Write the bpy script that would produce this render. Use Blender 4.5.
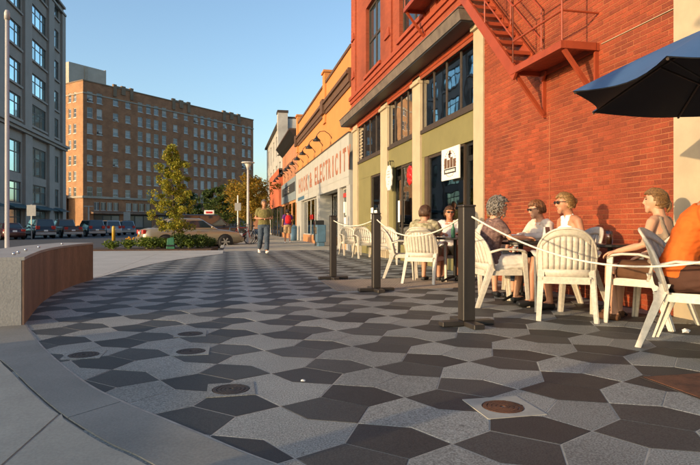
import bpy, bmesh, math, random
from mathutils import Vector, Matrix, Euler, noise
PI = math.pi
random.seed(11)
scene = bpy.context.scene
for o in list(bpy.data.objects): bpy.data.objects.remove(o)
C = scene.collection

# ------------------------------------------------------------------ camera
F_PX, HY, EYE = 568.0, 226.0, 0.9          # photograph calibration: focal length in px, horizon row, eye height
YAW = math.atan(121 / F_PX)                # the street runs along +Y, the camera looks a little to the right of it
cd = bpy.data.cameras.new('camera'); cam = bpy.data.objects.new('camera', cd); C.objects.link(cam)
cam.location = (0, 0, EYE); cam.rotation_euler = (PI / 2, 0, -YAW)
cd.sensor_width = 36; cd.lens = 36 * F_PX / 700; cd.shift_y = -6.5 / 700
cd.clip_start = 0.05; cd.clip_end = 3000
scene.camera = cam

# ------------------------------------------------------------------ light
SUN_EL = math.radians(8.3)
SUN_AZ = (-0.905, -0.425)                   # where the sun stands (plan direction)
w = bpy.data.worlds.new('World'); scene.world = w; w.use_nodes = True
nt = w.node_tree; nt.nodes.clear()
sky = nt.nodes.new('ShaderNodeTexSky'); sky.sky_type = 'NISHITA'; sky.sun_disc = False
sky.sun_elevation = SUN_EL
sky.sun_rotation = math.atan2(SUN_AZ[0], SUN_AZ[1])
sky.altitude = 100; sky.air_density = 1.0; sky.dust_density = 2.0; sky.ozone_density = 2.0
bg = nt.nodes.new('ShaderNodeBackground'); bg.inputs[1].default_value = 0.15
out = nt.nodes.new('ShaderNodeOutputWorld')
nt.links.new(sky.outputs[0], bg.inputs[0]); nt.links.new(bg.outputs[0], out.inputs[0])
sd = bpy.data.lights.new('sun', 'SUN'); sun = bpy.data.objects.new('sun', sd); C.objects.link(sun)
sd.energy = 2.05; sd.angle = math.radians(0.55); sd.color = (1.0, 0.72, 0.42)
_d = Vector((-SUN_AZ[0] * math.cos(SUN_EL), -SUN_AZ[1] * math.cos(SUN_EL), -math.sin(SUN_EL)))
sun.rotation_euler = _d.to_track_quat('-Z', 'Y').to_euler(); sun.location = (-20, -10, 20)
vs = scene.view_settings
vs.view_transform = 'Standard'; vs.look = 'None'; vs.gamma = 1; vs.use_curve_mapping = False
vs.exposure = 1.34
scene.render.engine = 'CYCLES'

# ------------------------------------------------------------------ calibration helpers
FW = Vector((math.sin(YAW), math.cos(YAW), 0)); RT = Vector((math.cos(YAW), -math.sin(YAW), 0))
SLOPE = 0.006                               # the pavement falls gently from the shopfronts to the street
XW = 4.25                                   # the shopfront line
def gz(x): return SLOPE * (max(-25, min(x, 6)) - 0.25)
def ray(px, py): return FW + RT * ((px - 350) / F_PX) + Vector((0, 0, (HY - py) / F_PX))
def G(px, py, z=0.0):
    d = ray(px, py); t = (z - SLOPE * .25 - EYE) / (d.z - SLOPE * d.x)
    return Vector((t * d.x, t * d.y, EYE + t * d.z))
def wy(px, xw=XW):
    d = ray(px, HY); return xw * d.y / d.x
def wz(px, py, xw=XW):
    d = ray(px, py); return EYE + xw / d.x * d.z

# ------------------------------------------------------------------ materials
MATS = {}
def mat(name, col, rough=.6, var=.18, scale=6, fine=0.0, fscale=120, bump=0.0, bscale=80, metallic=0, spec=.5,
        rnd=0.0, coat=0, spots=0, stretch=None, col2=None, local=False, trans=0):
    m = bpy.data.materials.new(name); m.use_nodes = True
    n = m.node_tree.nodes; l = m.node_tree.links
    b = n['Principled BSDF']
    if local:
        tc = n.new('ShaderNodeTexCoord'); pos = tc.outputs['Object']
    else:
        ge = n.new('ShaderNodeNewGeometry'); pos = ge.outputs['Position']
    if stretch:
        mp = n.new('ShaderNodeMapping'); mp.inputs['Scale'].default_value = stretch
        l.new(pos, mp.inputs[0]); pos = mp.outputs[0]
    nz = n.new('ShaderNodeTexNoise'); nz.inputs['Scale'].default_value = scale; nz.inputs['Detail'].default_value = 6
    nz.inputs['Roughness'].default_value = .65
    l.new(pos, nz.inputs['Vector'])
    mr = n.new('ShaderNodeMapRange'); mr.inputs[1].default_value = .3; mr.inputs[2].default_value = .7
    l.new(nz.outputs[0], mr.inputs[0])
    mx = n.new('ShaderNodeMix'); mx.data_type = 'RGBA'
    c2 = col2 if col2 else tuple(min(1, c * (1 + var)) for c in col)
    c1 = tuple(c * (1 - var) for c in col)
    mx.inputs[6].default_value = (*c1, 1); mx.inputs[7].default_value = (*c2, 1)
    l.new(mr.outputs[0], mx.inputs[0]); cur = mx.outputs[2]
    if fine:
        n2 = n.new('ShaderNodeTexNoise'); n2.inputs['Scale'].default_value = fscale; n2.inputs['Detail'].default_value = 3
        l.new(pos, n2.inputs['Vector'])
        m2 = n.new('ShaderNodeMapRange'); m2.inputs[1].default_value = .37; m2.inputs[2].default_value = .63
        m2.inputs[3].default_value = 1 - fine; m2.inputs[4].default_value = 1 + fine
        l.new(n2.outputs[0], m2.inputs[0])
        mm = n.new('ShaderNodeVectorMath'); mm.operation = 'SCALE'
        l.new(cur, mm.inputs[0]); l.new(m2.outputs[0], mm.inputs['Scale']); cur = mm.outputs[0]
    if rnd:
        oi = n.new('ShaderNodeObjectInfo'); m3 = n.new('ShaderNodeMapRange')
        m3.inputs[3].default_value = 1 - rnd; m3.inputs[4].default_value = 1 + rnd
        gi = n.new('ShaderNodeNewGeometry'); sm_ = n.new('ShaderNodeMath'); fr_ = n.new('ShaderNodeMath'); fr_.operation = 'FRACT'
        l.new(oi.outputs['Random'], sm_.inputs[0]); l.new(gi.outputs['Random Per Island'], sm_.inputs[1]); l.new(sm_.outputs[0], fr_.inputs[0]); l.new(fr_.outputs[0], m3.inputs[0])
        mm = n.new('ShaderNodeVectorMath'); mm.operation = 'SCALE'
        l.new(cur, mm.inputs[0]); l.new(m3.outputs[0], mm.inputs['Scale']); cur = mm.outputs[0]
    if spots:                                    # trodden gum and drip marks
        vo = n.new('ShaderNodeTexVoronoi'); vo.inputs['Scale'].default_value = 2.6; l.new(pos, vo.inputs['Vector'])
        n6 = n.new('ShaderNodeTexNoise'); n6.inputs['Scale'].default_value = 30; l.new(pos, n6.inputs['Vector'])
        sx_ = n.new('ShaderNodeSeparateColor'); l.new(vo.outputs['Color'], sx_.inputs[0])
        rr = n.new('ShaderNodeMath'); rr.operation = 'MULTIPLY'; rr.inputs[1].default_value = .075; l.new(sx_.outputs[0], rr.inputs[0])
        r2 = n.new('ShaderNodeMath'); r2.operation = 'MULTIPLY'; l.new(rr.outputs[0], r2.inputs[0]); l.new(n6.outputs[0], r2.inputs[1])
        lt_ = n.new('ShaderNodeMapRange'); l.new(vo.outputs['Distance'], lt_.inputs[0]); l.new(r2.outputs[0], lt_.inputs[1])
        ad = n.new('ShaderNodeMath'); ad.inputs[1].default_value = .012; l.new(r2.outputs[0], ad.inputs[0]); l.new(ad.outputs[0], lt_.inputs[2])
        lt_.inputs[3].default_value = 1 - spots; lt_.inputs[4].default_value = 1
        n5 = n.new('ShaderNodeTexNoise'); n5.inputs['Scale'].default_value = .9; n5.inputs['Detail'].default_value = 7; l.new(pos, n5.inputs['Vector'])
        m5 = n.new('ShaderNodeMapRange'); m5.inputs[1].default_value = .35; m5.inputs[2].default_value = .62; m5.inputs[3].default_value = .82; m5.inputs[4].default_value = 1.06; l.new(n5.outputs[0], m5.inputs[0])
        mu = n.new('ShaderNodeMath'); mu.operation = 'MULTIPLY'; l.new(lt_.outputs[0], mu.inputs[0]); l.new(m5.outputs[0], mu.inputs[1])
        mm = n.new('ShaderNodeVectorMath'); mm.operation = 'SCALE'; l.new(cur, mm.inputs[0]); l.new(mu.outputs[0], mm.inputs['Scale']); cur = mm.outputs[0]
    l.new(cur, b.inputs['Base Color'])
    b.inputs['Roughness'].default_value = rough; b.inputs['Metallic'].default_value = metallic
    b.inputs['Specular IOR Level'].default_value = spec
    if coat: b.inputs['Coat Weight'].default_value = coat; b.inputs['Coat Roughness'].default_value = .06
    if bump:
        n4 = n.new('ShaderNodeTexNoise'); n4.inputs['Scale'].default_value = bscale; n4.inputs['Detail'].default_value = 4
        l.new(pos, n4.inputs['Vector'])
        bp = n.new('ShaderNodeBump'); bp.inputs['Strength'].default_value = bump; bp.inputs['Distance'].default_value = .01
        l.new(n4.outputs[0], bp.inputs['Height']); l.new(bp.outputs[0], b.inputs['Normal'])
    if trans:
        b.inputs['Transmission Weight'].default_value = trans
    MATS[name] = m; return m

def brick_mat(name, c1, c2, mortar, axis='y', scale=1.0, bw=.215, bh=.075, ms=.01, local=True, var=.25):
    m = bpy.data.materials.new(name); m.use_nodes = True
    n = m.node_tree.nodes; l = m.node_tree.links; b = n['Principled BSDF']
    tc = n.new('ShaderNodeTexCoord'); sp = n.new('ShaderNodeSeparateXYZ'); l.new(tc.outputs['Object'], sp.inputs[0])
    cb = n.new('ShaderNodeCombineXYZ'); l.new(sp.outputs[0 if axis == 'x' else 1], cb.inputs[0]); l.new(sp.outputs[2], cb.inputs[1])
    bt = n.new('ShaderNodeTexBrick'); l.new(cb.outputs[0], bt.inputs['Vector'])
    bt.inputs['Scale'].default_value = scale; bt.inputs['Brick Width'].default_value = bw; bt.inputs['Row Height'].default_value = bh
    bt.inputs['Mortar Size'].default_value = ms; bt.inputs['Mortar Smooth'].default_value = .2
    bt.inputs['Color1'].default_value = (*c1, 1); bt.inputs['Color2'].default_value = (*c2, 1); bt.inputs['Mortar'].default_value = (*mortar, 1)
    nz = n.new('ShaderNodeTexNoise'); nz.inputs['Scale'].default_value = .6; nz.inputs['Detail'].default_value = 8
    l.new(tc.outputs['Object'], nz.inputs['Vector'])
    mr = n.new('ShaderNodeMapRange'); mr.inputs[1].default_value = .3; mr.inputs[2].default_value = .7
    mr.inputs[3].default_value = 1 - var; mr.inputs[4].default_value = 1 + var; l.new(nz.outputs[0], mr.inputs[0])
    mm = n.new('ShaderNodeVectorMath'); mm.operation = 'SCALE'
    l.new(bt.outputs['Color'], mm.inputs[0]); l.new(mr.outputs[0], mm.inputs['Scale'])
    l.new(mm.outputs[0], b.inputs['Base Color']); b.inputs['Roughness'].default_value = .85
    bp = n.new('ShaderNodeBump'); bp.inputs['Strength'].default_value = .5; bp.inputs['Distance'].default_value = .008; bp.invert = True
    l.new(bt.outputs['Fac'], bp.inputs['Height']); l.new(bp.outputs[0], b.inputs['Normal'])
    MATS[name] = m; return m

def glass_mat(name, tint=(.55, .6, .6), refl=1.0):
    m = bpy.data.materials.new(name); m.use_nodes = True
    n = m.node_tree.nodes; l = m.node_tree.links; n.clear()
    o = n.new('ShaderNodeOutputMaterial'); t = n.new('ShaderNodeBsdfTransparent'); g = n.new('ShaderNodeBsdfGlossy')
    t.inputs[0].default_value = (*tint, 1); g.inputs['Roughness'].default_value = .015; g.inputs[0].default_value = (.95, .97, 1, 1)
    f = n.new('ShaderNodeFresnel'); f.inputs[0].default_value = 1.55
    nz = n.new('ShaderNodeTexNoise'); nz.inputs['Scale'].default_value = 1.2
    ge = n.new('ShaderNodeNewGeometry'); l.new(ge.outputs['Position'], nz.inputs['Vector'])
    bp = n.new('ShaderNodeBump'); bp.inputs['Strength'].default_value = .12; bp.inputs['Distance'].default_value = .02
    l.new(nz.outputs[0], bp.inputs['Height']); l.new(bp.outputs[0], g.inputs['Normal'])
    ma = n.new('ShaderNodeMath'); ma.operation = 'MULTIPLY_ADD'; ma.inputs[1].default_value = refl; ma.inputs[2].default_value = .05
    ma.use_clamp = True; l.new(f.outputs[0], ma.inputs[0])
    x = n.new('ShaderNodeMixShader'); l.new(ma.outputs[0], x.inputs[0]); l.new(t.outputs[0], x.inputs[1]); l.new(g.outputs[0], x.inputs[2])
    l.new(x.outputs[0], o.inputs[0]); MATS[name] = m; return m

def leaf_mat(name, cols, rough=.55):
    m = bpy.data.materials.new(name); m.use_nodes = True
    n = m.node_tree.nodes; l = m.node_tree.links; b = n['Principled BSDF']
    ge = n.new('ShaderNodeNewGeometry'); rp = n.new('ShaderNodeValToRGB')
    rp.color_ramp.elements[0].color = (*cols[0], 1); rp.color_ramp.elements[1].color = (*cols[-1], 1)
    for i, c in enumerate(cols[1:-1]):
        e = rp.color_ramp.elements.new((i + 1) / (len(cols) - 1)); e.color = (*c, 1)
    l.new(ge.outputs['Random Per Island'], rp.inputs[0]); l.new(rp.outputs[0], b.inputs['Base Color'])
    b.inputs['Roughness'].default_value = rough; b.inputs['Specular IOR Level'].default_value = .25
    o = n['Material Output']; tr = n.new('ShaderNodeBsdfTranslucent'); l.new(rp.outputs[0], tr.inputs[0])
    x = n.new('ShaderNodeMixShader'); x.inputs[0].default_value = .35
    l.new(b.outputs[0], x.inputs[1]); l.new(tr.outputs[0], x.inputs[2]); l.new(x.outputs[0], o.inputs[0])
    MATS[name] = m; return m

def emit_mat(name, col, s):
    m = bpy.data.materials.new(name); m.use_nodes = True; b = m.node_tree.nodes['Principled BSDF']
    b.inputs['Base Color'].default_value = (*col, 1)
    b.inputs['Emission Color'].default_value = (*col, 1); b.inputs['Emission Strength'].default_value = s
    MATS[name] = m; return m

# stone and ground
mat('granite_dark', (.047, .047, .042), .62, .15, 2.2, fine=.34, fscale=150, bump=.12, bscale=260, rnd=.42, spec=.4, spots=.25)
mat('granite_light', (.240, .243, .217), .60, .08, 2.0, fine=.42, fscale=130, bump=.15, bscale=260, rnd=.17, spec=.4, spots=.45)
mat('grout', (.34, .31, .26), .9, .25, 9)
mat('band_concrete', (.215, .215, .190), .75, .14, 1.3, fine=.10, fscale=90, bump=.08, bscale=140, spots=.2)
mat('slab_concrete', (.375, .345, .272), .85, .16, 1.1, fine=.07, fscale=70, bump=.12, bscale=110, spots=.3)
mat('pale_concrete', (.42, .42, .385), .85, .12, 1.0, fine=.12, fscale=60, bump=.1, bscale=90)
mat('bench_concrete', (.32, .31, .285), .85, .14, 1.4, fine=.07, fscale=45, bump=.25, bscale=60)
mat('bench_stain', (.175, .105, .068), .75, .45, 2.0, fine=.14, fscale=60, bump=.15, bscale=60, stretch=(1, 1, .25))
mat('asphalt', (.050, .052, .056), .85, .25, .5, fine=.2, fscale=90, bump=.2, bscale=150)
mat('joint', (.06, .055, .05), .95)
mat('mulch', (.055, .03, .02), .95, .5, 20, bump=.8, bscale=60)
mat('ribbed_mat', (.24, .19, .145), .85, .15, 3)
mat('cast_iron', (.030, .024, .020), .7, .4, 18, bump=.2)  # iron, darkened to suit the grates lying in shade
mat('rust_sunlit', (.12, .045, .018), .85, .55, 9, bump=.3, bscale=120)
mat('cover_frame', (.36, .335, .28), .8, .15, 10)
# buildings
mat('brick_paint', (.225, .040, .0115), .75, .36, 1.3, fine=.16, fscale=60, bump=.25, bscale=90, rnd=.22)
mat('mortar_paint', (.24, .045, .016), .9, .1, .9, col2=(.42, .17, .075))
brick_mat('brick_upper', (.235, .040, .014), (.30, .056, .019), (.26, .07, .032), bw=.2, bh=.0565, ms=.008)
mat('brick_trim', (.29, .052, .018), .75, .15, 4, bump=.1)
mat('cream', (.43, .35, .235), .6, .10, 3, bump=.05)
mat('olive', (.185, .165, .065), .62, .10, 2)
mat('brown_wood', (.075, .05, .035), .6, .3, 6, stretch=(1, .1, 1))
mat('cornice_grey', (.13, .105, .085), .7, .35, 4, bump=.15)
mat('frame_dark', (.05, .035, .025), .5, .2, 8)
mat('frame_black', (.012, .012, .012), .45, .2, 8)
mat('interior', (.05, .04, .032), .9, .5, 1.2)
mat('interior_wood', (.24, .15, .08), .7, .4, 2)
mat('red_steel', (.28, .046, .014), .5, .18, 5, bump=.05)
mat('orange_stucco', (.52, .21, .06), .85, .08, 1.5, bump=.1)
mat('ochre', (.76, .33, .11), .8, .1, 1.5)
mat('cornice_brown', (.10, .052, .03), .7, .2, 4)
mat('sign_grey', (.37, .37, .345), .7, .07, 1.2)
mat('trim_grey', (.35, .35, .33), .65, .06, 3)
mat('letter_red', (.30, .085, .04), .75, .35, 2.5, col2=(.42, .19, .11))
mat('tile_tan', (.50, .22, .09), .6, .3, 3)
mat('blue_grey', (.17, .21, .235), .7, .08, 2)
mat('sign_dark', (.03, .033, .035), .6)
brick_mat('brick_brown', (.36, .13, .06), (.44, .17, .08), (.36, .22, .13))
brick_mat('brick_red', (.40, .08, .03), (.46, .10, .04), (.40, .14, .07))
mat('old_white', (.40, .395, .375), .85, .25, .8, bump=.1)
brick_mat('hotel_brick', (.27, .10, .040), (.35, .142, .057), (.33, .20, .12), axis='x', bw=.5, bh=.17, ms=.02, var=.26)
mat('hotel_stone', (.34, .30, .24), .85, .2, .5)
mat('penthouse', (.42, .38, .32), .85, .1, .5)
mat('left_stone', (.285, .235, .20), .85, .14, .35, fine=.08, fscale=6)
mat('left_trim', (.30, .25, .215), .8, .1, .5)
mat('teal_canopy', (.02, .05, .055), .6, .2, 1)
mat('roofing', (.06, .06, .06), .9)
glass_mat('shop_glass'); glass_mat('dark_glass', (.16, .17, .18), 2.4); glass_mat('clear_glass', (.93, .94, .93), .7)
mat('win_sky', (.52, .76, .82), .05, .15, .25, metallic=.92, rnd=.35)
mat('win_hotel', (.09, .105, .12), .12, .3, .12, rnd=.75, spec=.8)
mat('win_tint', (.02, .03, .035), .05, .2, .3, rnd=.5, spec=1.0)
mat('blind', (.42, .40, .36), .8, .1, 3, rnd=.3)
mat('white_frame', (.55, .53, .49), .6, .08, 2)
# furniture, street
mat('resin', (.54, .495, .41), .45, .17, 4, fine=.08, fscale=40, bump=.04, bscale=25)
mat('resin_white', (.70, .69, .66), .42, .08, 5)
mat('post_paint', (.030, .024, .019), .5, .3, 6, bump=.06, stretch=(1, 1, .2))
mat('rope', (.72, .66, .55), .8, .12, 40, bump=.3, bscale=200)
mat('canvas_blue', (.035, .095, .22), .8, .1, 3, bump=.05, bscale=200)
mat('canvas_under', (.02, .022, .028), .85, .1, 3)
mat('table_top', (.025, .022, .020), .35, .2, 6)
mat('metal_dark', (.03, .03, .03), .4, .2, 8, metallic=.6)
mat('metal_grey', (.36, .35, .33), .45, .12, 4, metallic=.3)
mat('metal_pale', (.46, .44, .41), .45, .08, 4)
mat('chrome', (.6, .6, .6), .2, .05, 5, metallic=1)
mat('white_china', (.78, .76, .72), .25, .03, 5)
mat('paper', (.75, .73, .68), .8, .06, 5)
mat('black', (.012, .012, .012), .5, .2, 5)
mat('rubber', (.014, .014, .015), .75, .2, 20)
mat('red_plastic', (.42, .015, .012), .3, .1, 5)
mat('amber', (.55, .16, .02), .2, .1, 5)
mat('green_plastic', (.02, .12, .06), .5, .2, 5)
mat('bin_blue', (.06, .13, .20), .5, .2, 4)
mat('bark', (.085, .06, .042), .9, .35, 14, bump=.6, bscale=30, stretch=(1, 1, .25))
leaf_mat('leaf_gold', [(.12, .15, .02), (.22, .235, .026), (.33, .30, .032), (.36, .26, .028)])
leaf_mat('leaf_autumn', [(.14, .13, .02), (.26, .18, .024), (.36, .19, .024), (.20, .17, .026)])
leaf_mat('leaf_green', [(.025, .045, .012), (.05, .08, .018), (.085, .12, .026)])
leaf_mat('leaf_lime', [(.06, .10, .015), (.11, .16, .025), (.16, .20, .03)])
leaf_mat('petal', [(.55, .36, .02), (.60, .25, .02)])

# ------------------------------------------------------------------ mesh builder
class MB:
    def __init__(s): s.v = []; s.f = []; s.m = []
    def add(s, vs, fs, mi=0):
        b = len(s.v); s.v += [tuple(v) for v in vs]
        for f in fs: s.f.append(tuple(i + b for i in f)); s.m.append(mi)
        return s
    def box(s, x0, x1, y0, y1, z0, z1, mi=0, M=None):
        if x0 > x1: x0, x1 = x1, x0
        if y0 > y1: y0, y1 = y1, y0
        vs = [Vector((x, y, z)) for z in (z0, z1) for (x, y) in ((x0, y0), (x1, y0), (x1, y1), (x0, y1))]
        if M: vs = [M @ v for v in vs]
        return s.add(vs, [(3, 2, 1, 0), (4, 5, 6, 7), (0, 1, 5, 4), (1, 2, 6, 5), (2, 3, 7, 6), (3, 0, 4, 7)], mi)
    def hexa(s, b, t, mi=0):                     # bottom 4, top 4 (counter-clockwise from above)
        return s.add(list(b) + list(t), [(3, 2, 1, 0), (4, 5, 6, 7), (0, 1, 5, 4), (1, 2, 6, 5), (2, 3, 7, 6), (3, 0, 4, 7)], mi)
    def prism(s, poly, z0, z1, mi=0):
        n = len(poly)
        zf0 = z0 if callable(z0) else (lambda x, y: z0); zf1 = z1 if callable(z1) else (lambda x, y: z1)
        vs = [(x, y, zf0(x, y)) for x, y in poly] + [(x, y, zf1(x, y)) for x, y in poly]
        return s.add(vs, [tuple(range(n - 1, -1, -1)), tuple(range(n, 2 * n))] + [(i, (i + 1) % n, n + (i + 1) % n, n + i) for i in range(n)], mi)
    def path(s, pts, r, n=8, caps=True, mi=0, flat=1.0, side=None):
        pts = [Vector(p) for p in pts]; k = len(pts)
        rs = r if isinstance(r, (list, tuple)) else [r] * k
        fl = flat if isinstance(flat, (list, tuple)) else [flat] * k
        up = None; vs = []
        for i, p in enumerate(pts):
            t = (pts[min(i + 1, k - 1)] - pts[max(i - 1, 0)])
            if t.length < 1e-9: t = Vector((0, 0, 1))
            t.normalize()
            if up is None:
                up = Vector(side) if side else (Vector((0, 0, 1)) if abs(t.z) < .9 else Vector((1, 0, 0)))
            a = up - t * up.dot(t)
            if a.length < 1e-6: a = t.orthogonal()
            a.normalize(); up = a; b = t.cross(a)
            for j in range(n):
                q = 2 * PI * j / n
                vs.append(p + a * (math.cos(q) * rs[i]) + b * (math.sin(q) * rs[i] * fl[i]))
        fs = [(i * n + j, i * n + (j + 1) % n, (i + 1) * n + (j + 1) % n, (i + 1) * n + j) for i in range(k - 1) for j in range(n)]
        if caps: fs += [tuple(range(n - 1, -1, -1)), tuple(range((k - 1) * n, k * n))]
        return s.add(vs, fs, mi)
    def tube(s, p0, p1, r0, r1=None, n=8, mi=0): return s.path([p0, p1], [r0, r0 if r1 is None else r1], n, True, mi)
    def bar(s, p0, p1, wx, wz, mi=0, up=(0, 0, 1)):
        p0 = Vector(p0); p1 = Vector(p1); t = (p1 - p0).normalized(); u = Vector(up)
        if abs(t.dot(u)) > .98: u = Vector((0, 1, 0))
        a = t.cross(u).normalized() * (wx / 2); b = a.cross(t).normalized() * (wz / 2)
        q = lambda p: [p - a - b, p + a - b, p + a + b, p - a + b]
        return s.add(q(p0) + q(p1), [(3, 2, 1, 0), (4, 5, 6, 7), (0, 1, 5, 4), (1, 2, 6, 5), (2, 3, 7, 6), (3, 0, 4, 7)], mi)
    def lathe(s, prof, c=(0, 0, 0), n=16, mi=0, axis='z', caps=True):
        k = len(prof); vs = []
        for r, z in prof:
            for j in range(n):
                q = 2 * PI * j / n; x, y = r * math.cos(q), r * math.sin(q)
                vs.append((c[0] + x, c[1] + y, c[2] + z) if axis == 'z' else (c[0] + z, c[1] + x, c[2] + y))
        fs = [(i * n + j, i * n + (j + 1) % n, (i + 1) * n + (j + 1) % n, (i + 1) * n + j) for i in range(k - 1) for j in range(n)]
        if caps and prof[0][0] > 1e-6: fs.append(tuple(range(n - 1, -1, -1)))
        if caps and prof[-1][0] > 1e-6: fs.append(tuple(range((k - 1) * n, k * n)))
        return s.add(vs, fs, mi)
    def ball(s, c, r, n=12, k=8, mi=0, M=None):
        rx, ry, rz = (r, r, r) if not isinstance(r, (tuple, list)) else r
        vs = []
        for i in range(k + 1):
            p = PI * i / k
            for j in range(n):
                q = 2 * PI * j / n; v = Vector((rx * math.sin(p) * math.cos(q), ry * math.sin(p) * math.sin(q), -rz * math.cos(p)))
                vs.append((M @ v if M else v) + Vector(c))
        return s.add(vs, [(i * n + j, i * n + (j + 1) % n, (i + 1) * n + (j + 1) % n, (i + 1) * n + j) for i in range(k) for j in range(n)], mi)
    def mesh(s, name, mats, off=(0, 0, 0), smooth=False, bev=0, weld=False):
        me = bpy.data.meshes.new(name)
        ox, oy, oz = off
        me.from_pydata([(a - ox, b - oy, c - oz) for a, b, c in s.v], [], s.f)
        for mm in (mats if isinstance(mats, (list, tuple)) else [mats]): me.materials.append(MATS[mm])
        if len(me.materials) > 1: me.polygons.foreach_set('material_index', s.m)
        if bev or weld:
            bm = bmesh.new(); bm.from_mesh(me); bmesh.ops.remove_doubles(bm, verts=bm.verts, dist=1e-5)
            if bev: bmesh.ops.bevel(bm, geom=[e for e in bm.edges if len(e.link_faces) == 2 and e.calc_face_angle(0) > .6], offset=bev, segments=1, affect='EDGES', clamp_overlap=True)
            bm.to_mesh(me); bm.free()
        if smooth: me.polygons.foreach_set('use_smooth', [True] * len(me.polygons))
        me.update(); return me
    def build(s, name, mats, parent=None, smooth=False, bev=0, weld=False, loc=None):
        off = (0, 0, 0)
        if loc is not None: off = loc
        elif parent is not None and parent.get('_world'): off = parent['_world']
        me = s.mesh(name, mats, off, smooth, bev, weld)
        o = bpy.data.objects.new(name, me); C.objects.link(o); o.parent = parent
        if loc is not None: o.location = loc if parent is None else tuple(loc[i] - (parent.get('_world') or (0, 0, 0))[i] for i in range(3))
        return o

def tag(o, label=None, cat=None, group=None, kind=None):
    if label: o['label'] = label
    if cat: o['category'] = cat
    if group: o['group'] = group
    if kind: o['kind'] = kind
    return o
def thing(name, label, cat, loc=(0, 0, 0), rz=0, group=None, world=False):
    o = bpy.data.objects.new(name, None); C.objects.link(o); o.empty_display_size = .2
    o.location = loc; o.rotation_euler = (0, 0, rz); tag(o, label, cat, group)
    if world: o['_world'] = tuple(loc)
    return o
def sub(part, mb, name, mats, **k):                 # sub-part in the frame of the part's thing
    o = mb.mesh(name, mats, (part.parent.get('_world') or (0, 0, 0)) if part.parent else (part.get('_world') or (0, 0, 0)), **k)
    ob = bpy.data.objects.new(name, o); C.objects.link(ob); ob.parent = part; return ob
def copy_tree(o, parent=None):
    kids = list(o.children)
    c = o.copy(); C.objects.link(c); c.parent = parent
    for ch in kids: copy_tree(ch, c)
    return c
def inst(name, me, parent, loc=(0, 0, 0), rot=(0, 0, 0), scale=(1, 1, 1)):
    o = bpy.data.objects.new(name, me); C.objects.link(o); o.parent = parent
    o.location = loc; o.rotation_euler = rot; o.scale = scale; return o
def facing(v): return math.atan2(-v[0], v[1])       # rotation that turns local +Y to plan direction v
def wall_open(mb, O, U, N, u0, u1, z0, z1, rects, depth, mi=0, rmi=None):
    """a wall sheet along U with rectangular openings (ua, ub, za, zb) and reveals of the given depth against N"""
    O = Vector(O); U = Vector(U); N = Vector(N)
    us = sorted(set([u0, u1] + [round(r[i], 4) for r in rects for i in (0, 1)])); zs = sorted(set([z0, z1] + [round(r[i], 4) for r in rects for i in (2, 3)]))
    P = lambda u, z, d=0: O + U * u + Vector((0, 0, z)) - N * d
    flip = U.cross(Vector((0, 0, 1))).dot(N) < 0
    def q(a, b, c, d_, m): mb.add([a, b, c, d_], [(0, 1, 2, 3) if not flip else (3, 2, 1, 0)], m)
    for i in range(len(us) - 1):
        for j in range(len(zs) - 1):
            cu = (us[i] + us[i + 1]) / 2; cz = (zs[j] + zs[j + 1]) / 2
            if any(r[0] < cu < r[1] and r[2] < cz < r[3] for r in rects): continue
            q(P(us[i], zs[j]), P(us[i + 1], zs[j]), P(us[i + 1], zs[j + 1]), P(us[i], zs[j + 1]), mi)
    rm = mi if rmi is None else rmi
    for a, b, c, d in rects:
        q(P(a, c), P(b, c), P(b, c, depth), P(a, c, depth), rm); q(P(b, d), P(a, d), P(a, d, depth), P(b, d, depth), rm)
        q(P(a, d), P(a, c), P(a, c, depth), P(a, d, depth), rm); q(P(b, c), P(b, d), P(b, d, depth), P(b, c, depth), rm)
    return mb
def text_mesh(txt, name, size=1.0, extrude=.02, sx=1.0):
    cu = bpy.data.curves.new(name, 'FONT'); cu.body = txt; cu.size = size; cu.extrude = extrude; cu.offset = .028; cu.align_x = 'CENTER'; cu.align_y = 'CENTER'
    t = bpy.data.objects.new(name, cu); C.objects.link(t)
    dg = bpy.context.evaluated_depsgraph_get(); me = bpy.data.meshes.new_from_object(t.evaluated_get(dg))
    bpy.data.objects.remove(t); bpy.data.curves.remove(cu)
    for v in me.vertices: v.co.x *= sx
    return me

# ================================================================== GROUND
TILT = -math.atan(SLOPE)
mb = MB()
xs = [-900, -25, -12, -2, 6, 900]
ysg = [-300, 0, 60, 200, 1500]
for i in range(len(xs) - 1):
    for j in range(len(ysg) - 1):
        q = [(xs[i], ysg[j]), (xs[i + 1], ysg[j]), (xs[i + 1], ysg[j + 1]), (xs[i], ysg[j + 1])]
        mb.add([(x, y, gz(x) - .14) for x, y in q], [(0, 1, 2, 3)])
tag(mb.build('ground', 'asphalt', weld=True), kind='structure')

zt = lambda d: (lambda x, y: gz(x) + d)
def catmull(pts, n=6):
    pts = [Vector((p[0], p[1])) for p in pts]; o = []
    for i in range(len(pts) - 1):
        a = pts[max(i - 1, 0)]; b = pts[i]; c = pts[i + 1]; d = pts[min(i + 2, len(pts) - 1)]
        for k in range(n):
            t = k / n
            o.append(.5 * ((2 * b) + (c - a) * t + (2 * a - 5 * b + 4 * c - d) * t * t + (3 * b - a - 3 * c + d) * t ** 3))
    o.append(pts[-1]); return o
band_in = catmull([(-2.02, 6.35)] + [tuple(G(*p)[:2]) for p in [(28, 326.6), (46, 349.6), (84.4, 381), (124, 401.7), (166, 419), (200, 433), (277, 464)]] + [(.75, 1.55), (1.5, .85), (2.6, .1)])
band_out = catmull([(-2.75, 6.0), (-2.1, 5.1)] + [tuple(G(*p)[:2]) for p in [(0, 361), (30, 389), (60, 414.5), (105, 443), (150, 465)]] + [(.25, 1.45), (1.1, .6), (2.2, -.3)])
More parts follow.
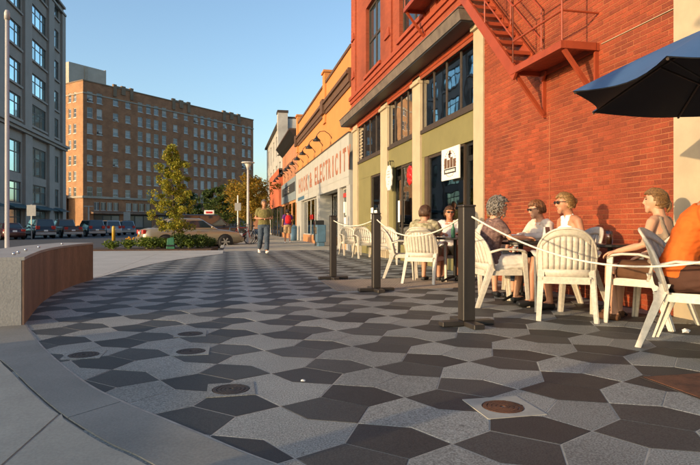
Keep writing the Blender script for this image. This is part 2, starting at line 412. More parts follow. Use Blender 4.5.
def side_of(poly, p):                            # > 0 : to the right (plaza side) of the curve
    best = 1e9; s = 0
    for a, b in zip(poly, poly[1:]):
        ab = b - a; t = max(0, min(1, (p - a).dot(ab) / ab.length_squared)); d = (p - a - ab * t).length
        if d < best: best = d; s = (ab.x * (p.y - a.y) - ab.y * (p.x - a.x))
    return best if s > 0 else -best
bench_in = catmull([(-1.84, 5.72), (-2.03, 6.6), (-2.2, 7.5), (-2.31, 8.45), (-2.34, 9.45), (-2.28, 10.45)])
walk_edge = catmull([(-2.28, 10.45), (-2.09, 12.39), (-1.68, 14.82), (-1.15, 16.6), (-.43, 18.4), (.25, 20.6)])
left_edge = list(reversed(band_in[6:])) + list(bench_in) + walk_edge[1:]

plaza = MB().prism([(-3.2, -6), (4.9, -6), (4.9, 21.2), (-3.2, 21.2)], -.2, zt(-.0016)).build('plaza_paving', 'grout')
tag(plaza, kind='structure')
PT, X0, Y0, DB = .648, .25, 2.847, .080
h = PT / 2; q = PT / 4; s2 = DB / math.sqrt(2)
LT, TR, BR, BL = (-q, q), (q, q), (q, -q), (-q, -q)
L_, T_, R_, B_ = (-h, 0), (0, h), (h, 0), (0, -h)
dk = dict(LT=(-q + s2, q - s2), BR=(q - s2, -q + s2), TR=(q + s2, q + s2), BL=(-q - s2, -q - s2))
lt = dict(TR=(q - s2, q - s2), BL=(-q + s2, -q + s2), LT=(-q - s2, q + s2), BR=(q + s2, -q - s2))
shapes = {'d1': [dk['BR'], R_, dk['TR'], T_, dk['LT']], 'd2': [dk['LT'], L_, dk['BL'], B_, dk['BR']],
          'l1': [lt['BL'], B_, lt['BR'], R_, lt['TR']], 'l2': [lt['TR'], T_, lt['LT'], L_, lt['BL']],
          'lw': [lt['BL'], B_, lt['BR'], R_, lt['TR'], T_, lt['LT'], L_]}
def inset(poly, d):
    n = len(poly); o = []
    for i in range(n):
        a = Vector(poly[i - 1]); b = Vector(poly[i]); c = Vector(poly[(i + 1) % n])
        e1 = (b - a).normalized(); e2 = (c - b).normalized(); n1 = Vector((-e1.y, e1.x)); n2 = Vector((-e2.y, e2.x))
        m = (n1 + n2); m = m / max(.3, m.length_squared) * 2
        o.append(tuple(b + m * d))
    return o
def tile_geo(key, mb, cx=0, cy=0, cz=0, mi=0, slope=0):
    p = shapes[key]; n = len(p)
    a = inset(p, .0027); t = inset(p, .0047)
    vs = [(x, y, -.03) for x, y in a] + [(x, y, -.0018) for x, y in a] + [(x, y, 0) for x, y in t]
    vs = [(x + cx, y + cy, z + cz + slope * x) for x, y, z in vs]
    fs = [(r * n + i, r * n + (i + 1) % n, (r + 1) * n + (i + 1) % n, (r + 1) * n + i) for r in (0, 1) for i in range(n)] + [tuple(range(2 * n, 3 * n))]
    mb.add(vs, fs, mi)
tile_me = {k: (lambda m_: (tile_geo(k, m_), m_.mesh('tile', 'granite_dark' if k[0] == 'd' else 'granite_light'))[1])(MB()) for k in shapes}
tiles = []
for i in range(-6, 8):
    for j in range(-3, 30):
        for kind in 'dl':
            cx = X0 + PT * i + (h if kind == 'd' else 0); cy = Y0 + PT * j + (0 if kind == 'd' else h)
            if cx > XW + .35 or cy > 20.9 or cy < .4: continue
            if side_of(left_edge, Vector((cx, cy))) > 0.30: continue
            rnd = random.random()
            keys = ['d1', 'd2'] if kind == 'd' else (['l1', 'l2'] if (cx > .9 or rnd < .3) else ['lw'])
            for k in keys:
                ce = [sum(c[a] for c in shapes[k]) / len(shapes[k]) for a in (0, 1)]
                P = Vector((cx + ce[0], cy + ce[1], 0)); Zd = P.dot(FW); Xd = P.dot(RT)
                px = 350 + F_PX * Xd / max(Zd, .05); py = HY + EYE * F_PX / max(Zd, .05)
                vis = Zd > .5 and -30 < px < 730 and py < 500
                tiles.append((0 if vis else 1, Zd, cx, cy, k))
tiles.sort()
field = MB()
for n_, (nv, Zd, cx, cy, k) in enumerate(tiles):
    dz = random.uniform(-.0009, .0009)
    if n_ < 295: inst('tile', tile_me[k], plaza, (cx, cy, gz(cx) + dz), (random.uniform(-.0012, .0012), TILT + random.uniform(-.0012, .0012), 0))
    else: tile_geo(k, field, cx, cy, gz(cx) + dz, 0 if k[0] == 'd' else 1, SLOPE)
tag(field.build('tile_field', ['granite_dark', 'granite_light'], plaza), kind='stuff')

# curved kerb band with a pale joint, and plain slabs outside it
kb = MB()
n = len(band_in); m_ = len(band_out)
bi = [band_in[round(i * (n - 1) / 40)] for i in range(41)]; bo = [band_out[round(i * (m_ - 1) / 40)] for i in range(41)]
# one joint runs across the band from (100,402) to (66,414) in the photograph
ja = G(126, 403); jb = G(68, 418)
def near_i(poly, p): return min(range(len(poly)), key=lambda i: (poly[i].x - p.x) ** 2 + (poly[i].y - p.y) ** 2)
ia = near_i(band_in, ja); ib = near_i(band_out, jb)
base = MB().prism([tuple(p) for p in band_in] + [tuple(p) for p in reversed(band_out)], -.2, zt(.000)).build('kerb_band', 'joint'); tag(base, kind='structure')
def lane(A, B, k):
    return [A[round(i * (len(A) - 1) / k)] for i in range(k + 1)], [B[round(i * (len(B) - 1) / k)] for i in range(k + 1)]
for A, B in ((band_in[:ia + 1], band_out[:ib + 1]), (band_in[ia:], band_out[ib:])):
    A, B = lane(A, B, 48)
    A = [a + (b - a).normalized() * .018 for a, b in zip(A, B)]; B = [b + (a - b).normalized() * .008 for a, b in zip(A, B)]
    A2 = list(A); B2 = list(B)
    if A is not None:
        if (A[0] - band_in[0]).length > .5: A2[0] = A[0] + (A[1] - A[0]).normalized() * .004; B2[0] = B[0] + (B[1] - B[0]).normalized() * .004
        else: A2[-1] = A[-1] + (A[-2] - A[-1]).normalized() * .004; B2[-1] = B[-1] + (B[-2] - B[-1]).normalized() * .004
    m2 = MB()
    for i in range(len(A2) - 1):
        m2.prism([tuple(A2[i]), tuple(B2[i]), tuple(B2[i + 1]), tuple(A2[i + 1])][::1], zt(-.05), zt(.006))
    m2.build('band_segment', 'band_concrete', base, weld=True)
ej = MB()
for a, b, c, d in zip(band_in, band_in[1:], band_out, band_out[1:]):
    na = (Vector((c.x, c.y)) - a).normalized() * .017; nb = (Vector((d.x, d.y)) - b).normalized() * .017
    ej.prism([tuple(a), tuple(a + na), tuple(b + nb), tuple(b)], zt(-.05), zt(.003))
ej.build('edge_joint', 'grout', base, weld=True)
slabs = MB().prism([(-9, -7), (3.5, -7), (3.4, -1.2)] + [tuple(p) for p in reversed(band_out)] + [(-2.75, 6.4), (-9, 6.4)], -.3, zt(-.012)).build('sidewalk', 'joint'); tag(slabs, kind='structure')
k = near_i(band_out, G(62, 416)); jd = (G(8, 465) - G(62, 416)); jd = Vector((jd.x, jd.y)).normalized()
J = Vector((band_out[k].x, band_out[k].y)); JE = J + jd * 7; jn = Vector((-jd.y, jd.x)) * .007
g8 = lambda pts: [p + Vector((-.011, -.006)) for p in pts]
bo1 = g8(band_out[:k + 1]); bo2 = g8(band_out[k:])
k2 = near_i(band_out, G(0, 363)); 
K = Vector((band_out[k2].x, band_out[k2].y)); KE = K + Vector((-.93, -.36)) * 8; kn = Vector((.36, -.93)) * .007
s1 = [J - jn * 1] + [JE - jn] + [Vector((-9, KE.y - 2)), KE + kn, K + kn] + g8(band_out[k2 + 1:k])
s2_ = [J + jn] + g8(band_out[k + 1:]) + [Vector((3.4, -1.4)), Vector((3.4, -7)), Vector((JE.x, -7)), JE + jn]
s3 = [K - kn, KE - kn, Vector((-9, 6.3)), Vector((-2.8, 6.3))] + g8(band_out[:k2])
for poly in (s1, s2_, s3):
    MB().prism([tuple(p) for p in poly], zt(-.1), zt(.004)).build('slab', 'slab_concrete', slabs)

# pale concrete walk beside the planting bed
pw = [tuple(p) for p in walk_edge] + [(.25, 21.35), (-.6, 21.6), (-5.2, 22.55), (-10, 22.9), (-10, 6.5), (-2.9, 6.5), (-2.9, 10.45)]
walk = MB().prism(pw[::-1], -.3, zt(-.004)).build('concrete_walk', 'joint'); tag(walk, kind='structure')
for a, b in ((-10, -6.6), (-6.59, -4.45), (-4.44, -2.3), (-2.29, -.2)):
    xs_ = [a] + [p.x for p in walk_edge if a < p.x < b and p.y > 11.5] + [b]
    def ylo(x):
        if x <= -2.29: return 10.46 if x > -2.9 else 6.5
        for p1, p2 in zip(walk_edge, walk_edge[1:]):
            if p1.x <= x <= p2.x and p2.y > 11: return p1.y + (p2.y - p1.y) * (x - p1.x) / max(1e-6, p2.x - p1.x)
        return 20.4
    def yhi(x): return 21.6 + (-.6 - x) * .206 if x > -5.2 else 22.6
    lo = [(x, ylo(x)) for x in xs_]; hi = [(x, yhi(x)) for x in xs_]
    MB().prism(lo + hi[::-1], zt(-.1), zt(.006)).build('slab', 'pale_concrete', walk)

# street sidewalk beyond the patterned field, with kerb
sw = MB().prism([(-.35, 21.2), (4.9, 21.2), (4.9, 140), (-.35, 140)], -.35, zt(-.006)).build('street_sidewalk', 'joint'); tag(sw, kind='structure')
yy = 21.21
while yy < 60:
    for a, b in ((-.2, 1.45), (1.46, 2.95), (2.96, 4.85)):
        MB().prism([(a, yy), (b, yy), (b, yy + 1.49), (a, yy + 1.49)], zt(-.1), zt(.002 + random.uniform(-.002, .002))).build('slab', 'slab_concrete', sw)
    yy += 1.5
tag(MB().box(-.36, -.21, 24.5, 140, -.3, .012).build('kerb', 'pale_concrete', bev=.01), kind='structure')
tag(MB().box(-27, -19.2, 15, 200, -.32, -.03).build('far_sidewalk', 'slab_concrete'), kind='structure')

# planting bed
bed = MB().prism([(-.65, 21.65), (-.45, 24.3), (-5.3, 25.0), (-5.25, 22.62)], -.2, zt(.05)).build('planting_bed', 'mulch'); tag(bed, kind='structure')

# low curved bench wall
def bench(name, label, inner, thick, top, parts=True):
    P = inner; n = len(P); outer = []
    for i, p in enumerate(P):
        t = (P[min(i + 1, n - 1)] - P[max(i - 1, 0)]).normalized(); outer.append(p + Vector((-t.y, t.x)) * thick)
    root = thing(name, label, 'bench', (P[0].x, P[0].y, gz(P[0].x)), world=True)
    b = MB()
    ins = [p + (o - p).normalized() * .022 for p, o in zip(P, outer)]
    for i in range(n - 1):
        b.prism([tuple(ins[i]), tuple(ins[i + 1]), tuple(outer[i + 1]), tuple(outer[i])], -.1, top)
    bmx = b
    bmx.build('body', 'bench_concrete', root, weld=True)
    cap = MB()
    for i in range(n - 1):
        cap.prism([tuple(P[i] - (outer[i] - P[i]).normalized() * .004), tuple(P[i + 1] - (outer[i + 1] - P[i + 1]).normalized() * .004), tuple(outer[i + 1] + (outer[i + 1] - P[i + 1]).normalized() * .006), tuple(outer[i] + (outer[i] - P[i]).normalized() * .006)], top + .0005, top + .03)
    cap.build('cap', 'bench_concrete', root, weld=True)
    cuts = [0, 5, 9, 17, n - 1] if parts else [0, n - 1]
    for a, c in zip(cuts, cuts[1:]):
        f = MB()
        for i in range(a, c):
            A = P[i]; Bq = P[i + 1]
            if i == a: A = A.lerp(Bq, .02)
            if i == c - 1: Bq = P[i].lerp(P[i + 1], .98)
            oA = A + (outer[i] - P[i]).normalized() * .02; oB = Bq + (outer[i + 1] - P[i + 1]).normalized() * .02
            f.prism([tuple(A), tuple(Bq), tuple(oB), tuple(oA)], -.1, top - .004)
        f.build('face_panel', 'bench_stain', root, weld=True)
    if parts:
        for t in (.10, .17, .30, .52, .78):
            i = min(n - 2, int(t * (n - 1))); p = P[i].lerp(outer[i], .22)
            MB().lathe([(.0, .036), (.016, .034), (.02, .024), (.012, .012), (.012, -.01)][::-1], (p.x, p.y, top + .022), 8).build('stud', 'chrome', root, smooth=True)
    return root
bench('bench_wall', 'low curved concrete bench wall with brown stained inner face', bench_in, .55, .585)

# round grates in square frames
def grate(loc, label, group=None, rust_sunlit=False, half=.145):
    t = thing('drain_cover', label, 'drain cover', (loc[0], loc[1], gz(loc[0])), 0, group)
    n = 32; r = .104; vs = []
    for i in range(n):
        a = 2 * PI * i / n; c, s_ = math.cos(a), math.sin(a); k_ = half / max(abs(c), abs(s_))
        vs += [(r * c, r * s_, .003), (k_ * c, k_ * s_, .003), (r * c, r * s_, -.03), (k_ * c, k_ * s_, -.03)]
    fs = []
    for i in range(n):
        a, b = 4 * i, 4 * ((i + 1) % n)
        fs += [(a, a + 1, b + 1, b), (a + 1, a + 3, b + 3, b + 1), (a + 2, a, b, b + 2)]
    MB().add(vs, fs).build('frame', 'cover_frame' if rust_sunlit else 'granite_light', t)
    MB().lathe([(.001, -.02), (r - .001, -.02), (r - .001, -.007), (.001, -.007)], (0, 0, 0), 24).build('pit', 'mulch', t)
    g = MB()
    for rr in (.022, .044, .066, .089):
        g.lathe([(rr - .009, .004), (rr - .009, -.01), (rr + .009, -.01), (rr + .009, .004), (rr - .009, .004)][::-1], (0, 0, 0), 24, caps=False)
    for a in range(6):
        c, s_ = math.cos(a * PI / 3), math.sin(a * PI / 3); g.bar((.015 * c, .015 * s_, -.003), (r * c, r * s_, -.003), .014, .012)
    g.build('grating', 'rust_sunlit' if rust_sunlit else 'cast_iron', t)
    return t
for p, lb in (((84, 355), 'round dark iron grate set beside the curved kerb band'), ((190.5, 334), 'round dark iron grate, one of two set close together'), ((191, 351.5), 'round dark iron grate, one of two set close together'), ((231, 389.5), 'round dark iron grate set by itself near a white paper scrap')):
    g_ = G(*p); grate(g_, lb, 'drain covers toned darker for shaded paving', half=.128)
grate(G(503, 407), 'round rusty grate in a pale square frame, toned for sunlit paving', None, True, .15)
rp = thing('steel_cover', 'square rusty brown steel cover plate set flush in the paving', 'cover plate', (2.64, 2.63, gz(2.64)))
MB().box(-.27, .27, -.26, .26, -.02, .005).build('plate', 'rust_sunlit', rp)
MB().box(-.285, .285, -.275, .275, -.03, .0025).build('rim', 'cast_iron', rp)
# ribbed mat under the tables
mt = thing('ribbed_panel', 'pale tan ribbed ground panel beneath the dining chairs', 'ground panel', (2.45, 8.4, gz(2.45)), 0)
mt.rotation_euler = (0, TILT, 0)
MB().box(-1.0, 1.0, -.75, .75, -.02, .006).build('panel', 'ribbed_mat', mt)
rb = MB()
for i in range(50): rb.box(-.98 + i * .04, -.962 + i * .04, -.74, .74, .005, .010)
rb.build('rib_field', 'ribbed_mat', mt)
tag(mt.children[-1], kind='stuff')
for p, s_ in (((686, 333), .036), ((303, 381.5), .013)):
    g_ = G(*p); pm = MB().ball((g_.x, g_.y, g_.z + s_ * .45), (s_, s_ * .7, s_ * .5), 9, 6)
    pm.v = [(x + random.uniform(-1, 1) * s_ * .2, y + random.uniform(-1, 1) * s_ * .2, max(gz(x) + .002, z + random.uniform(-1, 1) * s_ * .15)) for x, y, z in pm.v]
    tag(pm.build('crumpled_paper', 'paper', loc=(g_.x, g_.y, gz(g_.x))), 'crumpled white paper scrap lying near the chair leg' if s_ > .03 else 'tiny white paper scrap lying on dark paving', 'litter')
# an unseen wall and lamp are added further down to cast long shadows here

# ================================================================== BUILDINGS
# ---- corner brick building with the cafe
BB = thing('brick_building', 'red painted brick building with cream pilasters, olive shopfront and fire escape', 'building', (XW, 11.5, 0), world=True)
yN = 3.98; yP = wy(676); y3a, y3b = wy(484.5), wy(475); y2a, y2b = wy(421), wy(413.5); y1a, y1b = wy(388), wy(381.5); y0a, y0b = wy(358), wy(353.8)
ZS, ZT = 3.05, 4.27
# brick panel: mortar backing and real bricks
MB().box(XW + .004, XW + .30, yP - .05, y3a + .05, -.1, 5.6).build('mortar_bed', 'mortar_paint', BB)
CH, BL_, JT = .0565, .200, .008
bme = MB()
def brick_geo(m, y, z, x, L, H):
    b = .0025
    vs = [(x + .012, y, z), (x + .012, y + L, z), (x + .012, y + L, z + H), (x + .012, y, z + H),
          (x + .002, y, z), (x + .002, y + L, z), (x + .002, y + L, z + H), (x + .002, y, z + H),
          (x, y + b, z + b), (x, y + L - b, z + b), (x, y + L - b, z + H - b), (x, y + b, z + H - b)]
    fs = [(4, 0, 1, 5), (5, 1, 2, 6), (6, 2, 3, 7), (7, 3, 0, 4), (8, 4, 5, 9), (9, 5, 6, 10), (10, 6, 7, 11), (11, 7, 4, 8), (11, 8, 9, 10)]
    m.add(vs, [f[::-1] for f in fs])
mfull = MB(); brick_geo(mfull, 0, 0, 0, BL_ - JT, CH - JT); me_full = mfull.mesh('brick', 'brick_paint')
allb = []
row = 0; z = .02
while z < 5.55:
    y = yP - (BL_ / 2 if row % 2 else 0) ; 
    while y < y3a:
        a = max(y, yP); b = min(y + BL_ - JT, y3a)
        if b - a > .03:
            P = Vector((XW, (a + b) / 2, z + CH / 2)); Zd = P.dot(FW); px = 350 + F_PX * P.dot(RT) / Zd; py = HY + (EYE - P.z) * F_PX / Zd
            vis = 0 if (py > -5 and px < 705 and abs(b - a - (BL_ - JT)) < 1e-4) else 1
            allb.append((vis, Zd, a, z, b - a))
        y += BL_
    z += CH; row += 1
allb.sort(); rest = MB()
for i, (v, Zd, a, z, L) in enumerate(allb):
    x = XW - .001 + random.uniform(-.002, .001)
    if i < 295: inst('brick', me_full, BB, (x - XW, a - 11.5, z))
    else: brick_geo(rest, a, z, x, L, CH - JT)
tag(rest.build('brick_field', 'brick_paint', BB), kind='stuff')
# a lighter thin conduit line on the bricks
MB().path([(XW - .012, yP + .02, 3.02), (XW - .008, yP + .7, 3.02), (XW - .008, 5.86, 3.02)], .005, 6).build('conduit', 'cream', BB)
MB().box(XW - .006, XW, 6.955, 6.968, .9, 2.4).build('caulk_strip', 'mortar_paint', BB)
# upper brick wall with windows
w1 = (wy(381), wy(366.5)); w2 = (wy(425), wy(400)); w3 = (wy(470), wy(446))
wins = [(*w1, 5.62, 7.75), (*w2, 5.62, 7.75), (*w3, 5.62, 7.75)]
um = MB(); wall_open(um, (XW - .02, 0, 0), (0, 1, 0), (-1, 0, 0), y3a + .002, y0b + .35, 4.2, 9.6, wins, .22)
um.box(XW - .02, XW + .3, yP - .04, y3a, 5.6, 9.6)
um.build('upper_wall', 'brick_upper', BB)
for a, b, c, d in wins:
    f = MB(); X = XW + .08
    f.box(X, X + .07, a + .001, a + .09, c, d); f.box(X, X + .07, b - .09, b - .001, c, d); f.box(X, X + .07, a + .09, b - .09, c, c + .09); f.box(X, X + .07, a + .09, b - .09, d - .09, d)
    f.box(X + .005, X + .065, a + .09, b - .09, (c + d) / 2 - .04, (c + d) / 2 + .04); f.box(X + .01, X + .06, (a + b) / 2 - .05, (a + b) / 2 + .05, c + .09, d - .09)
    fr = f.build('window', 'frame_dark', BB)
    for ya, yb in ((a + .09, (a + b) / 2 - .05), ((a + b) / 2 + .05, b - .09)):
        sub(fr, MB().box(X + .03, X + .04, ya, yb, c + .09, d - .09), 'pane', 'win_tint')
    s = MB().box(XW - .08, XW + .15, a - .1, b + .1, c - .1, c - .002).build('sill', 'brick_trim', BB)
MB().box(XW - .10, XW + .1, y3a + .1, y0b + .40, 5.30, 5.42).box(XW - .06, XW + .1, y3a + .1, y0b + .37, 5.18, 5.298).box(XW - .075, XW + .1, y3a + .1, y0b + .38, 4.98, 5.04).build('string_course', 'brick_trim', BB)
for px in (355.5, 390.5, 436):        # projecting brick piers between the windows, with corbel blocks
    a, b = wy(px + (3 if px > 380 else 1.6)), wy(px - (3 if px > 380 else 1.6))
    MB().box(XW - .07, XW + .1, a, b, 5.425, 9.6).build('pier', 'brick_upper', BB)
    for i, z in enumerate((5.95, 7.25)):
        cb = MB()
        for k_ in range(3): cb.box(XW - .12 + .012 * k_, XW - .07, a + .04 + .05 * k_, b - .04 - .05 * k_, z + .09 * k_, z + .07 + .09 * k_)
        cb.build('corbel', 'brick_trim', BB)
MB().box(XW - .3, XW + .3, yN, y0b + .4, 9.6, 10.0).build('roof_cornice', 'brick_trim', BB)
MB().box(XW + .3, XW + 12, yN + .16, y0b + .35, 9.3, 9.5).build('roof', 'roofing', BB)
MB().box(XW + .12, XW + 12, yN, yN + .15, -.1, 9.6).build('side_wall', 'brick_trim', BB)
# pilasters
for a, b, top in ((yN, yP - .002, 9.6), (y3a, y3b, 4.52), (y2a, y2b, 4.33), (y1a, y1b, 4.33), (y0a, y0b, 4.33)):
    pl = MB().box(XW - .035, XW + .25, a, b, -.05, top)
    if top < 9:
        pl.box(XW - .09, XW + .1, a - .015, b + .015, top - .2, top - .12).box(XW - .075, XW + .1, a - .008, b + .008, .0, .22)
    pl.build('pilaster', 'cream', BB, bev=.006)
# street cornice
MB().hexa([(XW - .38, y3b - .25, 4.43), (XW - .012, y3b - .25, 4.43), (XW - .012, y0b + .45, 4.43), (XW - .38, y0b + .45, 4.43)],
          [(XW - .42, y3b - .25, 4.62), (XW - .012, y3b - .25, 4.62), (XW - .012, y0b + .45, 4.62), (XW - .42, y0b + .45, 4.62)]).build('cornice', 'cornice_grey', BB)
MB().hexa([(XW - .44, y3b - .27, 4.622), (XW - .012, y3b - .27, 4.622), (XW - .012, y0b + .47, 4.622), (XW - .44, y0b + .47, 4.622)],
          [(XW - .43, y3b - .27, 4.645), (XW - .05, y3b - .27, 4.70), (XW - .05, y0b + .47, 4.70), (XW - .43, y0b + .47, 4.645)]).build('cornice_flashing', 'cornice_grey', BB)
MB().box(XW - .365, XW - .036, y3b - .24, y0b + .44, 4.395, 4.428).build('soffit_shade', 'black', BB)  # black board, painted in for the shadow beneath the cornice
MB().box(XW - .035, XW + .02, y3b + .003, y0a - .003, 4.275, 4.33).build('trim_line', 'red_steel', BB)
# dark room behind the shopfront
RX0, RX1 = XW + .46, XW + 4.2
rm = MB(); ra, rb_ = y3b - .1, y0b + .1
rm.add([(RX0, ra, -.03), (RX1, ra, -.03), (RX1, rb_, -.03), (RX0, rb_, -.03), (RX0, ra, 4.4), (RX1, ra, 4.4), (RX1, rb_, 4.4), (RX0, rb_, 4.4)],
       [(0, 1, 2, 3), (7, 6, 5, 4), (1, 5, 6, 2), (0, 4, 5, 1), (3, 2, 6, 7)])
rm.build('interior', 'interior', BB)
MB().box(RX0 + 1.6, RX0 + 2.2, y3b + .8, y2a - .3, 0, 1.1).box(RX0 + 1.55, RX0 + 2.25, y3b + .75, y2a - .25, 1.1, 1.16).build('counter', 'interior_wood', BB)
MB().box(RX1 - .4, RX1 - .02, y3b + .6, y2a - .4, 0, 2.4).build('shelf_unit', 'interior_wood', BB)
def bay(a, b, lower):
    X = XW + .03
    # transom band
    f = MB(); nb = 4
    f.box(X - .0, X + .05, a + .001, b - .001, ZS, ZS + .06); f.box(X - .0, X + .05, a + .001, b - .001, ZT - .05, ZT)
    pw_ = (b - a) / nb
    for i in range(nb + 1):
        y = a + i * pw_; t = .026
        f.box(X + .005, X + .045, max(a + .001, y - t), min(b - .001, y + t), ZS + .06, ZT - .05)
    fr = f.build('transom_window', 'frame_dark', BB)
    for i in range(nb):
        sub(fr, MB().box(X + .02, X + .028, a + i * pw_ + .026, a + (i + 1) * pw_ - .026, ZS + .06, ZT - .05), 'pane', 'dark_glass')
    MB().box(XW - .02, XW + .2, a + .001, b - .001, ZS - .08, ZS - .002).build('transom_sill', 'frame_dark', BB)
    MB().box(XW + .02, XW + .46, a + .001, b - .001, 2.44, ZS - .081).build('fascia_band', 'olive', BB)
    for kind, p, q_ in lower:
        ya, yb = a + (b - a) * p, a + (b - a) * q_
        if kind == 'wall':
            MB().box(XW + .025, XW + .46, ya + .001, yb - .001, -.05, 2.438).build('wall_panel', 'olive', BB)
        elif kind == 'glass':
            Xg = XW + .05
            MB().box(XW + .03, XW + .46, ya + .001, yb - .001, -.05, .42).build('bulkhead', 'olive', BB)
            f = MB(); f.box(Xg, Xg + .06, ya + .001, ya + .05, .42, 2.438); f.box(Xg, Xg + .06, yb - .05, yb - .001, .42, 2.438)
            f.box(Xg, Xg + .06, ya + .05, yb - .05, .42, .48); f.box(Xg, Xg + .06, ya + .05, yb - .05, 2.38, 2.438)
            fr = f.build('shop_window', 'frame_dark', BB)
            sub(fr, MB().box(Xg + .025, Xg + .033, ya + .05, yb - .05, .48, 2.38), 'pane', 'shop_glass')
        elif kind == 'door':
            Xg = XW + .09
            f = MB(); f.box(Xg, Xg + .05, ya + .002, ya + .1, -.02, 2.438); f.box(Xg, Xg + .05, yb - .1, yb - .002, -.02, 2.438)
            f.box(Xg, Xg + .05, ya + .1, yb - .1, -.02, .25); f.box(Xg, Xg + .05, ya + .1, yb - .1, 2.1, 2.2); f.box(Xg, Xg + .05, ya + .1, yb - .1, 2.38, 2.438)
            fr = f.build('door', 'frame_black', BB)
            sub(fr, MB().box(Xg + .02, Xg + .028, ya + .1, yb - .1, .25, 2.1), 'pane', 'shop_glass')
            sub(fr, MB().path([(Xg - .03, ya + .14, .9), (Xg - .05, ya + .14, 1.0), (Xg - .05, ya + .14, 1.2), (Xg - .03, ya + .14, 1.3)], .012, 6), 'handle', 'chrome')
        elif kind == 'post':
            MB().box(XW + .035, XW + .46, ya + .001, yb - .001, -.05, 2.438).build('wood_post', 'brown_wood', BB)
bay(y3b, y2a, [('door', 0, .20), ('glass', .20, .88), ('post', .88, .95), ('wall', .95, 1)])
bay(y2b, y1a, [('glass', 0, .52), ('door', .52, .80), ('wall', .80, 1)])
bay(y1b, y0a, [('glass', 0, .46), ('wall', .46, 1)])
# louvre in the last transom
lv = MB()
for i in range(9): lv.bar((XW + .07, y0a - .48, 3.2 + i * .11), (XW + .07, y0a - .04, 3.2 + i * .11), .05, .03)
lv.build('louvre', 'cream', BB)

# picture sign hung in the cafe window
SG = thing('picture_sign', 'square white sign with dark picture and banner hung in cafe window', 'sign', (XW - 0.0600, (wy(441.5) + wy(459)) / 2, 1.9), world=True)
sa, sb_ = wy(459, XW - 0.0600), wy(441.5, XW - 0.0600); sc_ = (sa + sb_) / 2; sw2 = (sb_ - sa) / 2
MB().box(XW - 0.0600, XW - 0.0350, sa, sb_, 1.80, 2.42).build('panel', 'white_china', SG)
g_ = MB()
for k_, dx in enumerate((-.225, -.075, .075, .225)): g_.box(XW - 0.0615, XW - 0.0600, sc_ + dx - .066, sc_ + dx + .066, 2.03, 2.19 + .04 * (k_ % 2))
g_.lathe([(.055, 0), (.055, .0016)], (XW - 0.0617, sc_ + .02, 2.27), 10, axis='x'); g_.box(XW - 0.0617, XW - 0.0600, sc_ - .09, sc_ + .09, 2.285, 2.31); g_.box(XW - 0.0617, XW - 0.0600, sc_ - .05, sc_ + .05, 2.30, 2.36)
g_.build('picture', 'cornice_brown', SG)
g_ = MB().box(XW - 0.0620, XW - 0.0600, sc_ - .30, sc_ + .30, 1.92, 2.02); g_.build('banner', 'black', SG)
g_ = MB()
for k_ in range(10): g_.box(XW - 0.0635, XW - 0.0620, sc_ - .25 + k_ * .051, sc_ - .215 + k_ * .051, 1.945, 1.995)
g_.build('lettering', 'white_china', SG)
g_ = MB()
for k_ in range(26):
    a_ = 2 * PI * k_ / 26; g_.box(XW - 0.0620, XW - 0.0600, sc_ + .30 * math.cos(a_) - .014, sc_ + .30 * math.cos(a_) + .014, 2.11 + .25 * math.sin(a_) - .012, 2.11 + .25 * math.sin(a_) + .012)
g_.build('border_dots', 'letter_red', SG)
# scalloped oval sign
oy = (wy(389) + wy(397)) / 2; OS = thing('oval_sign', 'white scalloped oval sign hanging beside the cafe door', 'sign', (XW - .10, oy, 2.15), world=True)
o_ = MB(); vs = []
n = 40
for x in (XW - .12, XW - .09):
    for i in range(n):
        a_ = 2 * PI * i / n; r_ = 1 + .07 * math.cos(a_ * 10); vs.append((x, oy + .27 * r_ * math.cos(a_), 2.17 + .33 * r_ * math.sin(a_)))
o_.add(vs, [tuple(range(n)), tuple(range(2 * n - 1, n - 1, -1))] + [(i, n + i, n + (i + 1) % n, (i + 1) % n) for i in range(n)]); o_.build('panel', 'white_china', OS)
MB().bar((XW - .1, oy - .1, 2.49), (XW - .1, oy - .1, 2.62), .02, .02).bar((XW - .1, oy + .1, 2.49), (XW - .1, oy + .1, 2.62), .02, .02).bar((XW - .1, oy, 2.62), (XW + .04, oy, 2.62), .03, .02).build('bracket', 'frame_black', OS)
g_ = MB()
for k_, (dy, dz, l_) in enumerate(((0, .17, .2), (.02, .1, .28), (0, .02, .24), (-.03, -.09, .1), (.04, -.16, .14))): g_.box(XW - .122, XW - .1205, oy + dy - l_ / 2, oy + dy + l_ / 2, 2.17 + dz - .012, 2.17 + dz + .012)
g_.build('lettering', 'metal_grey', OS)
# red flower ornament in the window
fy = wy(410, XW); RO = MB()
for k_ in range(9):
    a_ = 2 * PI * k_ / 9; RO.ball((XW + .0, fy + .15 * math.cos(a_), 2.12 + .16 * math.sin(a_)), (.03, .085, .085), 8, 6)
RO.ball((XW + .0, fy, 2.12), (.04, .1, .1), 8, 6)
tag(RO.build('flower_ornament', 'red_plastic', loc=(XW, fy, 1.9), smooth=True), 'red flower shaped ornament hung in the cafe window', 'ornament')
for px, z0, w_, hh, nm in ((372.5, 1.1, .28, .36, 'first'), (376, .95, .3, .42, 's'), (399.5, 1.0, .16, .55, 'd')):
    y = wy(px, XW + .03); tag(MB().box(XW + .012, XW + .02, y - w_ / 2, y + w_ / 2, z0, z0 + hh).build('paper_notice', 'paper', loc=(XW + .015, y, z0)), 'cream paper notice taped to the olive shopfront window', 'notice', 'paper notices on the olive shopfront')

